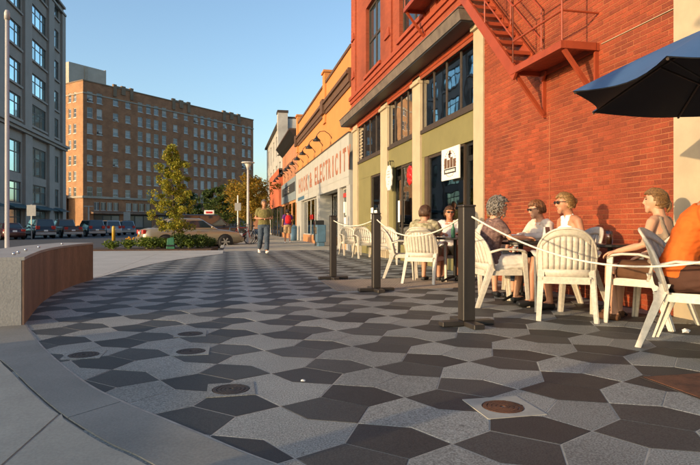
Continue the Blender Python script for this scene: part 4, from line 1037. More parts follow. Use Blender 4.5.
def car_proto(kind, paint):
    d = CARS[kind]; root = bpy.data.objects.new('parked_car', None); C.objects.link(root)
    ring = lambda y, zt_, w_, zb_: [(0, y, zb_), (w_ * .88, y, zb_), (w_, y, zb_ + .16), (w_, y, (zb_ + zt_) / 2 + .05), (w_ * .965, y, zt_ - .07), (w_ * .84, y, zt_), (0, y, zt_ + .02),
                                    (-w_ * .84, y, zt_), (-w_ * .965, y, zt_ - .07), (-w_, y, (zb_ + zt_) / 2 + .05), (-w_, y, zb_ + .16), (-w_ * .88, y, zb_)]
    b = MB(); n = 12; vs = []
    for st in d['L']: vs += ring(*st)
    k = len(d['L'])
    fs = [(i * n + j, i * n + (j + 1) % n, (i + 1) * n + (j + 1) % n, (i + 1) * n + j) for i in range(k - 1) for j in range(n)]
    fs += [tuple(range(n - 1, -1, -1)), tuple(range((k - 1) * n, k * n))]
    b.add(vs, [f[::-1] for f in fs]); b.build('body', paint, root, smooth=True)
    y0, y1, wb, t0, t1, wt, zr, zb_ = d['cab']
    def rect(y0, y1, w_, z, c=.07): return [(-w_ + c, y0, z), (w_ - c, y0, z), (w_, y0 + c, z), (w_, y1 - c, z), (w_ - c, y1, z), (-w_ + c, y1, z), (-w_, y1 - c, z), (-w_, y0 + c, z)]
    lv_ = [rect(y0, y1, wb, zb_ - .03), rect(t0 + (y0 - t0) * .08, t1 + (y1 - t1) * .08, wt + (wb - wt) * .08, zr - .05), rect(t0 + .05, t1 - .05, wt - .06, zr - .012), rect(t0 + .3, t1 - .3, wt - .3, zr)]
    vs = sum(lv_, []); n = 8
    fs = [(i * n + j, i * n + (j + 1) % n, (i + 1) * n + (j + 1) % n, (i + 1) * n + j) for i in range(3) for j in range(n)] + [tuple(range(3 * n, 4 * n))]
    MB().add(vs, fs).build('cabin', paint, root, smooth=False)
    V = lambda *a: Vector(a)
    zl, zh = zb_ + .05, zr - .12
    def at(z, yb, yt): f_ = (z - zb_) / (zr - zb_); return yb + (yt - yb) * f_
    def wid(z): f_ = (z - zb_) / (zr - zb_); return wb + (wt - wb) * f_
    def panel(name, pts, nrm, m='win_tint'):
        nrm = Vector(nrm) * .012; pts = [Vector(p) for p in pts]
        MB().add([p - nrm * .4 for p in pts] + [p + nrm for p in pts], [(0, 1, 2, 3)[::-1], (4, 5, 6, 7)] + [(i, (i + 1) % 4, 4 + (i + 1) % 4, 4 + i) for i in range(4)]).build(name, m, root)
    panel('windscreen', [V(wid(zl) - .1, at(zl, y1, t1), zl), V(-wid(zl) + .1, at(zl, y1, t1), zl), V(-wid(zh) + .1, at(zh, y1, t1), zh), V(wid(zh) - .1, at(zh, y1, t1), zh)], (0, 1, .4))
    panel('rear_window', [V(-wid(zl) + .12, at(zl, y0, t0), zl), V(wid(zl) - .12, at(zl, y0, t0), zl), V(wid(zh) - .1, at(zh, y0, t0), zh), V(-wid(zh) + .1, at(zh, y0, t0), zh)], (0, -1, .4))
    for s in (1, -1):
        ya, yb = y0 + .18, y1 - .28; ta, tb = t0 + .10, t1 - .02; ym = .5 * (ta + tb) - .05
        cuts = [(ya, ta, ym - .04, ym - .04), (ym + .04, ym + .04, yb, tb)] if kind != 'pickup' else [(ya, ta + .05, yb, tb)]
        for ba, ua, bb, ub in cuts:
            p = [V(s * wid(zl), at(zl, ba, ua), zl), V(s * wid(zl), at(zl, bb, ub), zl), V(s * wid(zh), at(zh, bb, ub), zh), V(s * wid(zh), at(zh, ba, ua), zh)]
            panel('side_window', p if s > 0 else p[::-1], (s, 0, .25))
        for ym_ in ((ym - .35) if kind == 'sedan' else ym - .4, ym + .55):
            MB().box(s * (d['L'][3][2] - .002), s * (d['L'][3][2] + .022), ym_ - .1, ym_ + .08, zb_ - .13, zb_ - .095).build('door_handle', paint, root)
        MB().ball((s * (wb + .14), y1 - .35, zb_ + .07), (.09, .06, .06), 8, 6).build('mirror', paint, root, smooth=True)
        MB().box(s * .48, s * .80, -abs(d['L'][0][0]) - .005, -abs(d['L'][0][0]) + .14, d['tl'][0], d['tl'][1]).build('tail_light', 'red_plastic', root, bev=.01)
        MB().box(s * .45, s * .72, d['L'][-1][0] - .16, d['L'][-1][0] - .02, d['hl'] - .1, d['hl'] + .05).build('headlight', 'white_china', root, bev=.01)
        for y in d['ax']:
            x = d['L'][3][2]
            MB().lathe([(.001, 0), (d['r'] + .06, 0), (d['r'] + .06, s * .012), (.001, s * .012)], (s * (x - .001), y, d['r'] + .01), 20, axis='x').build('wheel_arch', 'black', root)
            r = d['r']; wl = MB().lathe([(r * .62, -.1), (r * .9, -.11), (r, -.07), (r, .07), (r * .9, .11), (r * .62, .1)], (0, 0, 0), 22, axis='x', caps=False).build('wheel', 'rubber', root, smooth=True)
            wl.location = (s * (x - .06), y, r)
            rm_ = MB().lathe([(.001, s * .085), (r * .2, s * .085), (r * .24, s * .06), (r * .64, s * .06), (r * .66, s * .10), (r * .62, s * .10)], (0, 0, 0), 20, axis='x', caps=False)
            for q in range(6):
                a = q * PI / 3; rm_.bar((s * .085, r * .2 * math.cos(a), r * .2 * math.sin(a)), (s * .09, r * .64 * math.cos(a), r * .64 * math.sin(a)), .05, .03, up=(1, 0, 0))
            o = rm_.build('rim', 'metal_grey', None); o.parent = wl
    yl = d['L'][0][0]; yf = d['L'][-1][0]; w0 = d['L'][1][2]
    MB().box(-w0 * .98, w0 * .98, yl - .07, yl + .12, .34, .58).build('bumper', 'metal_grey' if kind != 'sedan' else paint, root, bev=.03)
    MB().box(-w0 * .9, w0 * .9, yf - .12, yf + .06, .30, .52).build('bumper', 'metal_grey' if kind != 'sedan' else paint, root, bev=.03)
    MB().box(-.16, .16, yl - .035, yl - .02, .66, .80).build('number_plate', 'white_china', root)
    if kind == 'pickup':
        MB().box(-.78, .78, -2.55, -.7, 1.095, 1.135).build('bed_opening', 'black', root)
    return root
def place(root, label, x, y, dirv, z=None, group=None, name='parked_car'):
    root.location = (x, y, (gz(x) - .14) if z is None else z); root.rotation_euler = (0, TILT * 0, facing(dirv)); tag(root, label, 'car', group); root.name = name; return root
paint_mat('paint_gold', (.30, .25, .17)); paint_mat('paint_dark', (.02, .022, .026)); paint_mat('paint_navy', (.03, .045, .06)); paint_mat('paint_silver', (.27, .29, .31)); paint_mat('paint_brown', (.07, .035, .022)); paint_mat('paint_maroon', (.05, .012, .012)); paint_mat('paint_blue', (.07, .10, .14))
place(car_proto('sedan', 'paint_gold'), 'gold sedan parked behind the planting bed and slim tree', -1.75, 27.75, (.955, .30))
hd = (-.50, .866)
place(car_proto('sedan', 'paint_maroon'), 'dark maroon sedan parked before the grey stone block', -18.4, 53.5, hd)
place(car_proto('suv', 'paint_dark'), 'black sport utility car parked beside the maroon sedan', -17.2, 57.5, hd)
place(car_proto('pickup', 'paint_brown'), 'brown pickup truck parked beside the black sport utility car', -15.9, 61.0, hd, name='parked_pickup')
place(car_proto('suv', 'paint_navy'), 'dark navy sport utility car parked beyond the pickup truck', -14.6, 65.5, hd)
place(car_proto('suv', 'paint_silver'), 'silver sport utility car parked beside the navy one', -13.9, 70.8, hd)
place(car_proto('suv', 'paint_blue'), 'steel blue sport utility car at far end of parked row', -13.2, 76.0, hd)
place(car_proto('suv', 'paint_dark'), 'black taxi wagon with roof sign parked behind the gold sedan', -1.3, 36.5, (.93, .36))
tx = thing('roof_sign', 'small white and red taxi sign on the black wagon roof', 'roof sign', (-1.2, 36.4, 1.62)); MB().box(-.3, .3, -.12, .12, 0, .26).build('case', 'white_china', tx, bev=.03); MB().box(-.2, .2, -.127, -.121, .06, .18).build('lettering', 'red_plastic', tx)
place(car_proto('sedan', 'paint_silver'), 'silver sedan parked beyond the black taxi wagon', -1.4, 43.5, (.93, .36))

# street lamps
def lamp(loc, label, hgt=4.0, r=.08, group=None):
    t = thing('street_lamp', label, 'street lamp', (loc[0], loc[1], gz(loc[0])), 0, group)
    MB().lathe([(r * 1.9, 0), (r * 1.9, .06), (r * 1.3, .12), (r, .2), (r * .8, hgt - .35)], (0, 0, 0), 14).build('pole', 'metal_pale', t, smooth=True)
    MB().lathe([(r * .8, hgt - .36), (r * 1.1, hgt - .26), (.17, hgt - .07), (.05, hgt - .03)], (0, 0, 0), 18).build('cone', 'metal_pale', t, smooth=True)
    MB().lathe([(.28, hgt - .05), (.33, hgt - .03), (.33, hgt), (.27, hgt + .02), (.001, hgt + .03)], (0, 0, 0), 20).build('head', 'metal_pale', t, smooth=True)
    return t
lamp((.92, 28.6), 'pale street lamp with flat round head beside parked bicycles', 4.05, .068)
pl = thing('steel_post', 'tall pale steel post with cap behind the curved bench', 'post', (-3.22, 9.3, gz(-3.2)))
MB().lathe([(.09, 0), (.09, .03), (.032, .05), (.027, 4.0)], (0, 0, 0), 12).build('shaft', 'metal_pale', pl, smooth=True); MB().lathe([(.038, 3.98), (.038, 4.08), (.024, 4.12)], (0, 0, 0), 12).build('cap', 'metal_pale', pl, smooth=True)
# sign posts by the parked cars
def sign_post(px, Z, top, sz, label):
    P = FW * Z + RT * ((px - 350) / F_PX * Z); t = thing('sign_post', label, 'sign', (P.x, P.y, gz(P.x) - .14))
    MB().lathe([(.05, 0), (.05, top)], (0, 0, 0), 8).build('post', 'metal_grey', t)
    MB().box(-sz * .4, sz * .4, -.075, -.055, top - sz * 1.1, top - .05).build('plate', 'metal_grey', t)
sign_post(31.5, 49, 3.0, .9, 'parking sign on a grey post before the black sport utility car'); sign_post(127, 78, 3.1, 1.1, 'white sign on a post before the hotel entrance')
sp = thing('banner_pole', 'white pole beside the street lamp and bicycles', 'pole', (.45, 30.2, gz(.45))); MB().lathe([(.035, 0), (.03, 2.5)], (0, 0, 0), 8).build('post', 'white_china', sp); MB().box(-.16, .16, -.045, -.034, 1.7, 2.1).build('plate', 'metal_grey', sp)
P = FW * 66 + RT * ((88.5 - 350) / F_PX * 66); sp = thing('light_pole', 'grey light pole with arm standing among parked cars', 'light pole', (P.x, P.y, -.2)); MB().lathe([(.12, 0), (.09, 3.4)], (0, 0, 0), 8).bar((-.5, 0, 3.4), (.5, 0, 3.4), .12, .1).build('pole', 'metal_grey', sp)
bo_ = thing('bollard', 'small yellow bollard at the road edge near the hotel', 'bollard', (-8.4, 45, gz(-8.4) - .14)); mat('yellow_paint', (.5, .3, .03), .5); MB().lathe([(.12, 0), (.12, 1.0), (.08, 1.08), (.001, 1.1)], (0, 0, 0), 10).build('post', 'yellow_paint', bo_, smooth=True)

# bicycles
def bicycle(loc, dirv, col, label):
    t = thing('bicycle', label, 'bicycle', (loc[0], loc[1], gz(loc[0])), facing(dirv))
    for y in (-.52, .52):
        wv = MB(); pts = [(0, y + .33 * math.cos(a), .34 + .33 * math.sin(a)) for a in [2 * PI * i / 20 for i in range(21)]]
        wv.path(pts, .016, 6, False)
        wh = wv.build('wheel', 'rubber', t, smooth=True)
        s = MB()
        for i in range(10):
            a = 2 * PI * i / 10; s.tube((0, y, .34), (0, y + .32 * math.cos(a), .34 + .32 * math.sin(a)), .003, n=4)
        o = s.build('spokes', 'chrome', None); o.parent = wh
    f = MB(); bbk = (0, -.05, .3); seat = (0, -.2, .82); head = (0, .38, .82); hb = (0, .43, .66)
    for a, b in ((bbk, seat), (seat, head), (bbk, hb), (bbk, (0, -.52, .34)), ((0, -.18, .74), (0, -.52, .34)), (head, hb), (hb, (0, .52, .34))): f.tube(a, b, .017, n=6)
    f.build('frame', col, t)
    MB().path([(-.27, .32, .98), (-.1, .42, .99), (0, .39, .97), (.1, .42, .99), (.27, .32, .98)], .013, 6).tube((0, .37, .82), (0, .39, .97), .014, n=6).build('handlebar', 'metal_dark', t)
    MB().ball((0, -.23, .9), (.07, .13, .035), 10, 6).tube((0, -.2, .8), (0, -.22, .9), .012, n=6).build('saddle', 'black', t, smooth=True)
    MB().tube((-.1, -.05, .3), (.1, -.05, .3), .01, n=5).lathe([(.09, -.01), (.09, .01)], (.04, -.05, .3), 14, axis='x').build('crank', 'metal_dark', t)
bicycle((.55, 28.2), (.9, .45), 'red_plastic', 'red bicycle leaning at the foot of the street lamp'); bicycle((.7, 29.3), (-.85, .5), 'metal_dark', 'dark bicycle parked behind the red one')
bicycle((1.35, 29.1), (.75, .65), 'white_china', 'white bicycle parked on the shop side of the lamp'); bicycle((.2, 31.5), (.8, .6), 'bin_blue', 'blue bicycle parked beyond the lamp by the kerb')

# trees and plants
def leafball(mb, c, r, n, size, shell=.55, flatten=1.0, rng=random):
    for _ in range(n):
        while True:
            v = Vector((rng.uniform(-1, 1), rng.uniform(-1, 1), rng.uniform(-1, 1)))
            if .05 < v.length < 1: break
        v = v.normalized() * (shell + (1 - shell) * rng.random() if rng.random() < .8 else rng.random())
        p = Vector((c[0] + v.x * r[0], c[1] + v.y * r[1], c[2] + v.z * r[2]))
        a = Vector((rng.gauss(0, 1), rng.gauss(0, 1), rng.gauss(0, .7))).normalized(); b = a.cross(Vector((rng.gauss(0, 1), rng.gauss(0, 1), rng.gauss(0, 1)))).normalized()
        s = size * rng.uniform(.6, 1.35)
        mb.add([p - a * s, p + b * s * .5 + a * s * .1, p + a * s, p - b * s * .5 + a * s * .1], [(0, 1, 2, 3)])
def tree(name, label, loc, hgt, spread, z0, leafm, nleaf, size, trunk=.05, conical=.0, seed=1, group=None, limbs=16, cr=.30):
    rng = random.Random(seed); t = thing(name, label, 'tree', loc, 0, group)
    tm = MB(); top = Vector((rng.uniform(-.1, .1), rng.uniform(-.1, .1), hgt * .93))
    tp = [Vector((0, 0, -.1)), Vector((rng.uniform(-.03, .03), 0, hgt * .25)), Vector((rng.uniform(-.06, .06), rng.uniform(-.06, .06), hgt * .55)), top]
    tm.path(tp, [trunk * 1.25, trunk, trunk * .65, trunk * .15], 8)
    lm = MB()
    per = nleaf // (limbs * 4)
    for i in range(limbs):
        f_ = (i + rng.random()) / limbs; z = z0 + (hgt - z0) * f_
        prof = (1 - f_) ** .75 * (.55 + .45 * min(1, f_ * 4)) if conical else math.sin(PI * min(1, .12 + f_ * .86)) ** .7
        a = i * 2.4 + rng.uniform(-.5, .5); R_ = spread * prof * rng.uniform(.65, 1.12)
        b0 = Vector((0, 0, max(hgt * .12, z - R_ * .55))); e = Vector((R_ * math.cos(a), R_ * math.sin(a), z + rng.uniform(-.1, .1) * hgt * .3))
        mid = b0.lerp(e, .5) + Vector((0, 0, .06 * R_))
        tm.path([b0, mid, e], [trunk * .38, trunk * .24, trunk * .08], 5)
        for q in (.45, .7, .92, 1.1):
            c = b0.lerp(e, q) + Vector((rng.gauss(0, .1), rng.gauss(0, .1), rng.gauss(0, .09))) * spread
            s = spread * cr * rng.uniform(.6, 1.2) * (1 - .35 * f_)
            leafball(lm, c, (s, s, s * .75), int(per * rng.uniform(.5, 1.5)), size, rng=rng)
    tm.build('trunk', 'bark', t, smooth=True); lm.build('crown', leafm, t)
    return t
tree('young_tree', 'slim young tree with yellow green leaves in planting bed', (-2.12, 23.3, .02), 3.95, 1.02, .75, 'leaf_gold', 12000, .046, .035, conical=1, seed=4, limbs=30, cr=.24)
tree('street_tree', 'orange leaved street tree standing behind the street lamp', (1.55, 41, gz(1.5)), 4.35, 1.75, 2.1, 'leaf_autumn', 6800, .085, .07, seed=7, limbs=14, cr=.36)
tree('street_tree', 'green leaved street tree behind the gold sedan', (-1.2, 50, gz(-1)), 3.9, 1.7, 1.2, 'leaf_green', 4200, .12, .07, seed=9, limbs=14, cr=.36)
tree('street_tree', 'autumn street tree farther along the shop sidewalk', (1.0, 58, gz(1)), 5.0, 2.3, 2.0, 'leaf_autumn', 4200, .13, .09, seed=13, limbs=14, cr=.36)
tree('street_tree', 'golden street tree at the far junction by the hotel corner', (.5, 80, gz(.5)), 6.4, 3.2, 2.0, 'leaf_gold', 4200, .17, .1, seed=17, limbs=14, cr=.36)
tree('street_tree', 'dark green street tree beside the hotel entrance', (-7.0, 96, -.2), 6.0, 3.0, 1.6, 'leaf_green', 4000, .2, .1, seed=19, limbs=14, cr=.36)
tree('distant_tree', 'big autumn tree closing the end of the street', (9.5, 120, -.1), 9.5, 5.2, 2.0, 'leaf_autumn', 4600, .28, .15, seed=23, limbs=14, cr=.36)
FB = thing('distant_building', 'low far brick building closing the end of the street', 'building', (12, 205, -.1), world=True)
MB().box(-6, 60, 200, 215, -1, 9).build('wall', 'brick_brown', FB); MB().box(-6.2, 60.2, 199.8, 215, 9, 9.4).build('coping', 'hotel_stone', FB)
for i in range(9):
    f = MB().box(-3 + i * 4, -1.2 + i * 4, 199.8, 199.99, 4.6, 7).build('window', 'white_frame', FB); sub(f, MB().box(-2.9 + i * 4, -1.3 + i * 4, 199.7, 199.79, 4.7, 6.9), 'pane', 'win_hotel')

def shrub(loc, r, leafm, n, size, label, name='shrub', flowers=0):
    t = thing(name, label, 'plant', (loc[0], loc[1], gz(loc[0]) + .04)); lm = MB(); st = MB()
    for i in range(7):
        a = 2.4 * i; c = (r[0] * .5 * math.cos(a) * (i > 0), r[1] * .5 * math.sin(a) * (i > 0), r[2] * random.uniform(.42, .68))
        leafball(lm, c, (r[0] * .6, r[1] * .6, r[2] * .42), n // 7, size); st.tube((0, 0, -.05), c, .012, .004, n=4)
    lm.build('leaves', leafm, t); st.build('stems', 'bark', t)
    if flowers:
        for i in range(flowers): MB().ball((random.uniform(-1, 1) * r[0] * .8, random.uniform(-1, 1) * r[1] * .8, r[2] * random.uniform(.9, 1.2)), .035, 6, 4).build('flower', 'petal', t)
shrub((-4.35, 22.95, 0), (.30, .3, .34), 'leaf_lime', 420, .05, 'lime green tuft at the far end of planting bed'); shrub((-3.75, 22.95, 0), (.28, .3, .38), 'leaf_lime', 420, .05, 'flowering tuft with yellow blooms in planting bed', flowers=7)
shrub((-3.05, 22.75, 0), (.48, .4, .46), 'leaf_lime', 800, .055, 'bright lime shrub between flowers and green box', flowers=3); shrub((-2.5, 22.85, 0), (.35, .35, .42), 'leaf_lime', 520, .055, 'small lime shrub next to the green box')
shrub((-1.78, 22.6, 0), (.40, .40, .60), 'leaf_green', 1300, .05, 'round dark green shrub next to the green box'); shrub((-1.12, 22.6, 0), (.48, .40, .54), 'leaf_green', 1300, .05, 'wide dark green shrub at sidewalk end of the bed')
shrub((-.78, 23.6, 0), (.35, .35, .4), 'leaf_green', 600, .05, 'low dark shrub at the rear corner of the bed'); shrub((-2.9, 24.0, 0), (.5, .4, .4), 'leaf_green', 700, .05, 'low green shrub at the back of the bed')
shrub((-1.48, 22.35, 0), (.22, .22, .4), 'leaf_lime', 300, .05, 'lime tuft between the two dark shrubs')
gbx = thing('utility_box', 'small green plastic utility box among shrubs', 'utility box', (-2.16, 22.5, .03)); MB().hexa([(-.16, -.12, 0), (.16, -.12, 0), (.16, .12, 0), (-.16, .12, 0)], [(-.12, -.09, .40), (.12, -.09, .46), (.12, .09, .46), (-.12, .09, .40)]).build('case', 'green_plastic', gbx, bev=.015); MB().box(-.14, .14, -.14, -.122, .1, .16).build('latch', 'metal_dark', gbx)

# unseen wall and lamp, added left of the view to cast long shadows
bench('shade_wall', 'low straight concrete wall, unseen, added to shade the near paving', [Vector((-4.9, -4.5)), Vector((-4.85, -2.5)), Vector((-4.8, -.5)), Vector((-4.75, 1.2)), Vector((-4.7, 3.2))], .5, .70, parts=False)
lamp((-3.4, .55), 'unseen pale street lamp with flat round head, added for its shadow', 4.05, .085)

# ================================================================== PAVEMENT CAFE
def stanchion(px, py, label, hgt=1.05, w_=.052, rz=.05):
    g_ = G(px, py); t = thing('rope_post', label, 'rope post', (g_.x, g_.y, gz(g_.x)), rz)
    MB().box(-w_, w_, -w_, w_, .0455, hgt).build('post', 'post_paint', t, bev=.006)
    MB().box(-w_ - .006, w_ + .006, -w_ - .006, w_ + .006, hgt, hgt + .018).build('cap', 'post_paint', t, bev=.005)
    MB().box(-.25, .25, -.05, .05, .001, .045).build('base_plank', 'post_paint', t, bev=.005)
    for s in (1, -1): MB().box(-.05, .05, s * .051, s * .25, .0, .044).build('base_plank', 'post_paint', t, bev=.005)
    MB().path([(w_ + .028 * math.sin(a), 0, hgt - .05 + .028 * math.cos(a)) for a in [2 * PI * i / 10 for i in range(11)]], .005, 5, False).build('ring', 'metal_grey', t)
    return Vector((g_.x, g_.y, gz(g_.x) + hgt - .06))
p1 = stanchion(333, 279, 'dark wooden rope post beyond the ribbed panel, farthest of the line'); p2 = stanchion(376, 291, 'dark wooden rope post standing beside the ribbed panel, middle of the line'); p3 = stanchion(466.5, 325, 'thick dark wooden rope post beside the grey haired diner', 1.06, .058)
def rope(a, b, sag, label, skew=.5):
    a = Vector(a); b = Vector(b); pts = []
    for i in range(25):
        t_ = i / 24; u = t_ ** (math.log(.5) / math.log(skew)); p = a.lerp(b, t_); p.z -= sag * 4 * u * (1 - u); pts.append(p)
    tag(MB().path(pts, .0078, 7).build('rope', 'rope', loc=tuple(a), smooth=True), label, 'rope')
rope(p1, p2, .10, 'white rope between the two posts beside the ribbed panel'); rope(p1, (XW - .052, 16.2, 1.0), .12, 'white rope running back from the farthest post to the pilaster')
rope(p2, p3, .22, 'white rope sagging from middle post to thick post')
rope(p3, (3.35, 2.35, 1.02), .40, 'white rope sagging across the nearest chairs', .52)

def chair_proto():
    t = bpy.data.objects.new('plastic_chair', None); C.objects.link(t); M_ = 'resin'
    # seat
    s = MB(); nx, ny = 8, 8; vs = []
    for dz in (0, -.014):
        for j in range(ny + 1):
            for i in range(nx + 1):
                u = -1 + 2 * i / nx; v = j / ny; y = -.215 + .455 * v; x = u * (.215 + .03 * v)
                vs.append((x, y, .405 + dz - .018 * (1 - u * u) * math.sin(PI * v) - .03 * max(0, v - .85) / .15 + .01 * v))
    N = (nx + 1) * (ny + 1); g_ = lambda i, j, k=0: k * N + j * (nx + 1) + i
    fs = [(g_(i, j), g_(i + 1, j), g_(i + 1, j + 1), g_(i, j + 1)) for i in range(nx) for j in range(ny)]
    fs += [(g_(i, j, 1), g_(i, j + 1, 1), g_(i + 1, j + 1, 1), g_(i + 1, j, 1)) for i in range(nx) for j in range(ny)]
    for i in range(nx): fs += [(g_(i, 0), g_(i, 0, 1), g_(i + 1, 0, 1), g_(i + 1, 0)), (g_(i, ny), g_(i + 1, ny), g_(i + 1, ny, 1), g_(i, ny, 1))]
    for j in range(ny): fs += [(g_(0, j), g_(0, j + 1), g_(0, j + 1, 1), g_(0, j, 1)), (g_(nx, j), g_(nx, j, 1), g_(nx, j + 1, 1), g_(nx, j + 1))]
    s.add(vs, fs)
    s.build('seat', M_, t, smooth=False)
    sk = MB(); sk.box(-.235, .235, .205, .222, .345, .398); sk.box(-.205, .205, -.214, -.2, .34, .392)
    for x in (-1, 1): sk.hexa([(x * .222 - .007, -.2, .345), (x * .222 + .007, -.2, .345), (x * .24 + .007, .204, .345), (x * .24 - .007, .204, .345)], [(x * .222 - .007, -.2, .397), (x * .222 + .007, -.2, .397), (x * .24 + .007, .204, .397), (x * .24 - .007, .204, .397)])
    sk.build('apron', M_, t)
    # backrest shell: frame and slats
    ztop = lambda u: .60 + .265 * max(0, 1 - abs(u) ** 2.3) ** .5
    def B(u, z): return Vector((.262 * u * (1 + .06 * (z - .42)), -.205 - .26 * (z - .42) - .10 * (z - .42) ** 2 + .10 * u * u, z))
    def strip(ua, ub, za, zb_, nu, nz, th=.011, push=0):
        m = MB(); vs = []
        for d in (0, th):
            for j in range(nz + 1):
                for i in range(nu + 1):
                    u = ua + (ub - ua) * i / nu; a, b = za(u), zb_(u); p = B(u, a + (b - a) * j / nz); vs.append((p.x, p.y - d - push, p.z))
        N = (nu + 1) * (nz + 1); q = lambda i, j, k=0: k * N + j * (nu + 1) + i; fs = []
        for i in range(nu):
            for j in range(nz): fs += [(q(i, j), q(i, j + 1), q(i + 1, j + 1), q(i + 1, j)), (q(i, j, 1), q(i + 1, j, 1), q(i + 1, j + 1, 1), q(i, j + 1, 1))]
            fs += [(q(i, 0), q(i + 1, 0), q(i + 1, 0, 1), q(i, 0, 1)), (q(i, nz), q(i, nz, 1), q(i + 1, nz, 1), q(i + 1, nz))]
        for j in range(nz): fs += [(q(0, j), q(0, j, 1), q(0, j + 1, 1), q(0, j + 1)), (q(nu, j), q(nu, j + 1), q(nu, j + 1, 1), q(nu, j, 1))]
        m.add(vs, fs); return m
    fr = MB()
    for ua, ub in ((-1, -.80), (.80, 1)):
        m = strip(ua, ub, lambda u: .40, lambda u: max(.55, ztop(u)), 5, 8, .018, -.004); fr.add(m.v, m.f)
    m = strip(-.802, .802, lambda u: ztop(u) - .075, ztop, 18, 3, .018, -.004); fr.add(m.v, m.f)
    m = strip(-.802, .802, lambda u: .40, lambda u: .475, 12, 2, .016, -.003); fr.add(m.v, m.f)
    rim = [B(u, max(.55, ztop(u)) - .004) + Vector((0, -.01, 0)) for u in [-1 + 2 * i / 30 for i in range(31)]]
    fr.path([(-.255, -.118, .42)] + rim + [(.255, -.118, .42)], .012, 6)
    fr.build('back_frame', M_, t, smooth=True)
    for i in range(8):
        a = -.795 + i * .1985; m = strip(a, a + .186, lambda u: .474, lambda u: ztop(u) - .074, 2, 6, .009); m.build('back_slat', M_, t, smooth=True)
    for x in (-1, 1):
        # arm
        a = MB().path([(x * .262, -.16, .60), (x * .285, -.05, .632), (x * .292, .10, .630), (x * .285, .20, .615), (x * .278, .235, .585)], [.014, .013, .013, .014, .012], 8, flat=[2.2, 2.7, 2.7, 2.5, 2.0], side=(0, 0, 1)); a.build('armrest', M_, t, smooth=True)
        # front leg: tapered angle section from arm to ground
        def leg(top, foot, wt, wf, dy):
            m = MB(); T = Vector(top); Fq = Vector(foot); e = .009
            m.hexa([Fq + Vector((-e, -wf * (dy < 0), 0)), Fq + Vector((e, -wf * (dy < 0), 0)), Fq + Vector((e, wf * (dy > 0), 0)), Fq + Vector((-e, wf * (dy > 0), 0))],
                   [T + Vector((-e, -wt * (dy < 0), 0)), T + Vector((e, -wt * (dy < 0), 0)), T + Vector((e, wt * (dy > 0), 0)), T + Vector((-e, wt * (dy > 0), 0))])
            xi = -x
            yf = Fq.y; yt = T.y
            lo = sorted([Fq.x, Fq.x + xi * wf]); hi = sorted([T.x, T.x + xi * wt * .8])
            m.hexa([(lo[0], yf - e, 0), (lo[1], yf - e, 0), (lo[1], yf + e, 0), (lo[0], yf + e, 0)], [(hi[0], yt - e, T.z - .002), (hi[1], yt - e, T.z - .002), (hi[1], yt + e, T.z - .002), (hi[0], yt + e, T.z - .002)])
            return m
        leg((x * .285, .235, .60), (x * .275, .275, 0), .052, .034, -1).build('leg', M_, t)
        leg((x * .245, -.155, .47), (x * .262, -.315, 0), .064, .034, 1).build('leg', M_, t)
    return t
chair0 = chair_proto(); first = [True]
def place_chair(x, y, dirv, label, s=1.0, white=False):
    if first[0]: o = chair0; first[0] = False
    else: o = copy_tree(chair0)
    o.location = (x, y, gz(x)); o.rotation_euler = (0, 0, facing(dirv)); o.scale = (s, s, s); tag(o, label, 'chair', 'plastic chairs of the pavement cafe'); return o
P_C5, P_C6, P_C7, P_C8, P_C4 = (3.19, 4.95), (3.60, 5.52), (3.72, 4.46), (3.30, 3.52), (2.95, 5.93)
D_C5, D_C6, D_C7, D_C8, D_C4 = (.50, .86), (-.985, .02), (-.42, .91), (.6, -.8), (.99, -.10)
P_C2, D_C2 = (2.98, 8.42), (.62, .78); P_M2, D_M2 = (3.62, 8.98), (-.35, -.94)
P_W3, D_W3 = (3.80, 6.38), (-.97, -.12); P_K, D_K = (3.42, 6.95), (-.12, -1)
place_chair(*P_C5, D_C5, 'empty cream plastic chair with slatted back turned to the street'); place_chair(*P_C6, D_C6, 'cream plastic chair under the woman in white halter top')
place_chair(*P_C7, D_C7, 'cream plastic chair under the woman in tan top by the pilaster'); place_chair(*P_C8, D_C8, 'cream plastic chair under the diner in orange')
place_chair(*P_C4, D_C4, 'cream plastic chair under the grey haired diner'); place_chair(*P_C2, D_C2, 'cream plastic chair under the man in leafy shirt')
place_chair(2.92, 9.42, (.95, -.3), 'empty cream plastic chair behind the man in leafy shirt'); place_chair(*P_M2, D_M2, 'cream plastic chair under the man in white tee')
place_chair(*P_W3, D_W3, 'cream plastic chair under the woman in cream cardigan against the brick wall'); place_chair(*P_K, D_K, 'cream plastic chair under the blond diner by the brick wall')
place_chair(3.55, 12.7, (-.3, -.95), 'empty cream plastic chair below the oval sign'); place_chair(3.65, 15.2, (.1, -1), 'empty cream plastic chair between the last two pilasters'); place_chair(3.6, 16.9, (.1, -1), 'empty cream plastic chair at the last pilaster')

